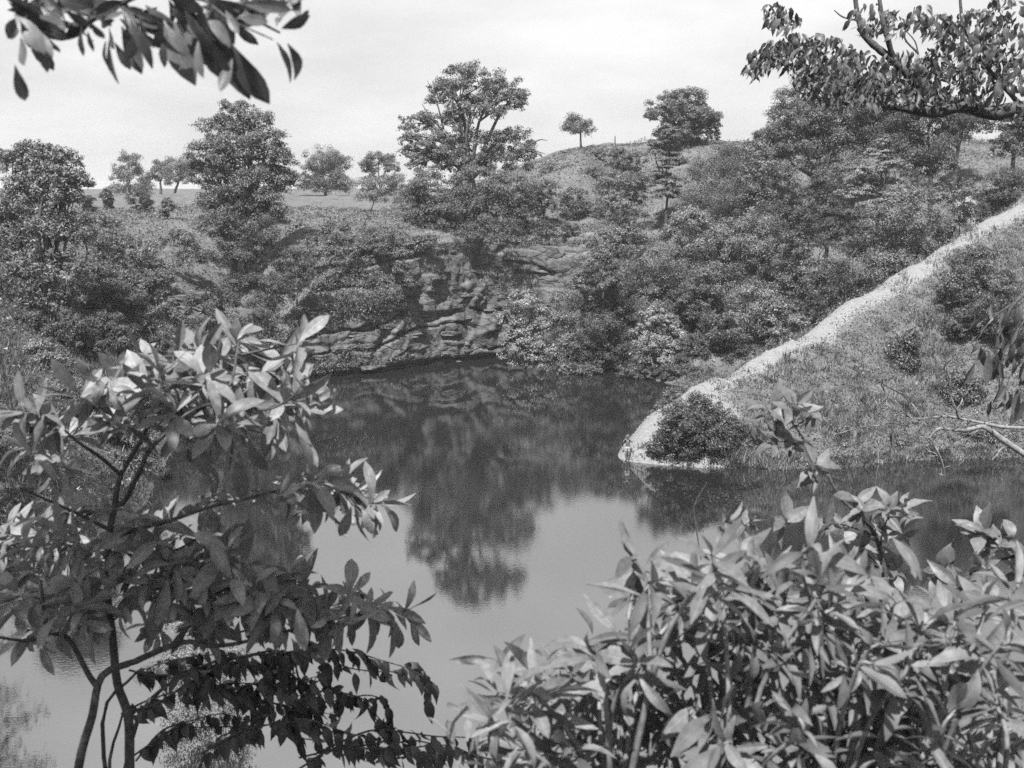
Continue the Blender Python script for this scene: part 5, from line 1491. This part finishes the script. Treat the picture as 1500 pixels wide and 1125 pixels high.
# ---- dead sapling standing at the right shore, and a drift log beside it
q = onz(1308, 672)
sn_base = np.array([q[0], q[1], min(0.0, float(ground_z(q[0], q[1])))])
snag = thing('dead_sapling', 'thin dark dead sapling standing at the water edge below the dead branch', 'dead tree', sn_base)
T = Tubes()
top = at(1308, 600, q[1]) - sn_base
T.add(smooth_path([[0, 0, -.4], top * .33 + [.03, 0, 0], top * .66 + [-.03, 0, 0], top], 4), np.linspace(.13, .05, 13), 7)
for hz, sx_, dz in [(.35, -.7, -.8), (.45, .6, -.7), (.6, -.6, -.5), (.72, .7, -.2), (.85, -.5, .2), (.55, .5, -.9)]:
    a = top * hz
    T.add([a, a + [sx_ * .6, .1, dz * .35], a + [sx_, 0.1, dz]], [.03, .02, .008], 5)
T.build('trunk', M['bark'], snag)
q2 = hit(1345, 642)
zz_ = q2[2]
log = thing('log', 'drift log lying on the shore right of the dead sapling', 'log', (q2[0], q2[1], zz_))
T = Tubes()
T.add([[-1.3, 0, .12], [-.5, .1, .14], [.4, 0, .12], [1.2, -.1, .1]], [.09, .13, .12, .08], 9)
T.build('trunk', M['bark'], log)

# ------------------------------------------------------------------ person at the tip of the spit
pp_ = onz(908, 675, 0.12)
pz = float(ground_z(pp_[0], pp_[1]))
if pz < 0.02:
    # stand on the first dry stones behind that point
    for st_ in np.linspace(0, 3, 31):
        pz = float(ground_z(pp_[0] + st_ * 0.35, pp_[1] + st_ * 0.3))
        if pz > 0.02:
            pp_ = np.array([pp_[0] + st_ * 0.35, pp_[1] + st_ * 0.3, pz]); break
person = thing('person', 'person in a brimmed hat, dark shirt and pale shorts standing at the spit tip', 'person', (pp_[0], pp_[1], max(pz, 0.0) - 0.01))
person.rotation_euler = (0, 0, math.radians(-12))
M['skin'] = noise_mat('skin', 0.13, 0.17, 20.0, rough=0.6, bump=0.05)
M['shirt'] = noise_mat('shirt', 0.06, 0.09, 30.0, bump=0.2)
M['shorts'] = noise_mat('shorts', 0.22, 0.28, 30.0, bump=0.2)
M['hat'] = noise_mat('hat', 0.05, 0.08, 30.0, bump=0.2)
M['boot'] = noise_mat('boot', 0.03, 0.05, 30.0)
M['hair'] = noise_mat('hair', 0.02, 0.05, 60.0)

def skin_mesh(name, verts, edges, radii, mat, parent, sub=2, root=0):
    me = bpy.data.meshes.new(name)
    me.from_pydata(verts, edges, [])
    o = mesh_obj(name, me, parent)
    mod = o.modifiers.new('skin', 'SKIN'); mod.use_smooth_shade = True
    if not me.skin_vertices:
        bpy.context.view_layer.objects.active = o
    layer = me.skin_vertices[0].data if me.skin_vertices else None
    for i, r in enumerate(radii):
        layer[i].radius = (r if isinstance(r, tuple) else (r, r))
        layer[i].use_root = (i == root)
    ss = o.modifiers.new('sub', 'SUBSURF'); ss.levels = sub; ss.render_levels = sub
    dg = bpy.context.evaluated_depsgraph_get()
    me2 = bpy.data.meshes.new_from_object(o.evaluated_get(dg))
    o.modifiers.clear()
    o.data = me2
    me2.name = name
    me2.materials.clear(); me2.materials.append(mat)
    me2.polygons.foreach_set('use_smooth', np.ones(len(me2.polygons), bool))
    return o
# arms bent, hands raised to the face; facing the camera (-y)
PV = [(0, 0, .95), (0, .01, 1.12), (0, .01, 1.32), (0, .01, 1.45), (0, -.005, 1.53), (0, -.02, 1.62), (0, -.02, 1.71),            # 0-6 pelvis..head
      (.09, 0, .90), (.10, -.01, .50), (.10, .01, .10), (.11, -.10, .04), (-.09, 0, .90), (-.10, -.01, .50), (-.10, .01, .10), (-.11, -.10, .04),  # legs 7-14
      (.17, .01, 1.42), (.34, -.06, 1.24), (.16, -.16, 1.50), (.09, -.17, 1.58), (-.17, .01, 1.42), (-.34, -.06, 1.24), (-.16, -.16, 1.50), (-.09, -.17, 1.58)]
PE = [(0, 1), (1, 2), (2, 3), (3, 4), (4, 5), (5, 6), (0, 7), (7, 8), (8, 9), (9, 10), (0, 11), (11, 12), (12, 13), (13, 14), (3, 15), (15, 16), (16, 17), (17, 18), (3, 19), (19, 20), (20, 21), (21, 22)]
PR = [(.15, .11), (.135, .10), (.155, .11), (.11, .085), .055, .085, .07, .085, .055, .042, .035, .085, .055, .042, .035, .058, .042, .034, .028, .058, .042, .034, .028]
skin_mesh('body', PV, PE, PR, M['skin'], person)
skin_mesh('shirt', [(0, 0, .96), (0, .01, 1.12), (0, .01, 1.32), (0, .01, 1.44), (.17, .01, 1.41), (.26, -.03, 1.32), (-.17, .01, 1.41), (-.26, -.03, 1.32)],
          [(0, 1), (1, 2), (2, 3), (3, 4), (4, 5), (3, 6), (6, 7)], [(.17, .13), (.155, .12), (.175, .13), (.13, .10), .075, .06, .075, .06], M['shirt'], person)
skin_mesh('shorts', [(0, 0, 1.0), (0, 0, .90), (.095, 0, .82), (.105, 0, .56), (-.095, 0, .82), (-.105, 0, .56)], [(0, 1), (1, 2), (2, 3), (1, 4), (4, 5)],
          [(.165, .125), (.165, .125), .105, .095, .105, .095], M['shorts'], person)
def lathe(prof, seg=20):
    v, f = [], []
    for (r, z) in prof:
        for a in np.linspace(0, 2 * np.pi, seg, endpoint=False):
            v.append((r * math.cos(a), r * math.sin(a) * 1.1, z))
    for i in range(len(prof) - 1):
        for j in range(seg):
            f.append((i * seg + j, i * seg + (j + 1) % seg, (i + 1) * seg + (j + 1) % seg, (i + 1) * seg + j))
    return np.array(v), np.array(f)
v, f = lathe([(.001, 1.815), (.06, 1.812), (.095, 1.79), (.105, 1.72), (.17, 1.705), (.175, 1.70), (.105, 1.705), (.10, 1.72)])
v[:, 1] -= 0.02
new_mesh('hat', v, f, M['hat'], person, True)
for s_ in (-1, 1):
    skin_mesh('boot', [(s_ * .10, .0, .46), (s_ * .10, .02, .26), (s_ * .10, .02, .06), (s_ * .105, -.06, .045), (s_ * .11, -.14, .035)], [(0, 1), (1, 2), (2, 3), (3, 4)], [.068, .062, .055, .05, .036], M['boot'], person)
    for q in range(5):       # fingers closing on the eyes' level
        x0 = s_ * (.105 - .012 * q)
        skin_mesh('finger', [(x0, -.165, 1.56 + .006 * q), (x0 - s_ * .015, -.172, 1.60), (x0 - s_ * .03, -.160, 1.625)], [(0, 1), (1, 2)], [.011, .010, .008], M['skin'], person, 1)

# ------------------------------------------------------------------ summer haze over the whole place
hm, hnt, hout = mat_new('haze')
pv = hnt.nodes.new('ShaderNodeVolumePrincipled')
pv.inputs['Color'].default_value = g(0.95)
pv.inputs['Density'].default_value = 0.0003
pv.inputs['Anisotropy'].default_value = 0.3
hnt.links.new(pv.outputs[0], hout.inputs['Volume'])
hx0, hx1, hy0, hy1, hz0, hz1 = gx[0] - 50, gx[-1] + 50, gy[0] - 50, gy[-1] + 50, float(GZ.min()) - 1.0, 46.0
hv = [(x, y, z) for z in (hz0, hz1) for (x, y) in ((hx0, hy0), (hx1, hy0), (hx1, hy1), (hx0, hy1))]
new_mesh('haze', hv, np.array([[3, 2, 1, 0], [4, 5, 6, 7], [0, 1, 5, 4], [1, 2, 6, 5], [2, 3, 7, 6], [3, 0, 4, 7]]), hm, props={'kind': 'stuff', 'label': 'thin summer haze in the air over the quarry', 'category': 'haze'})
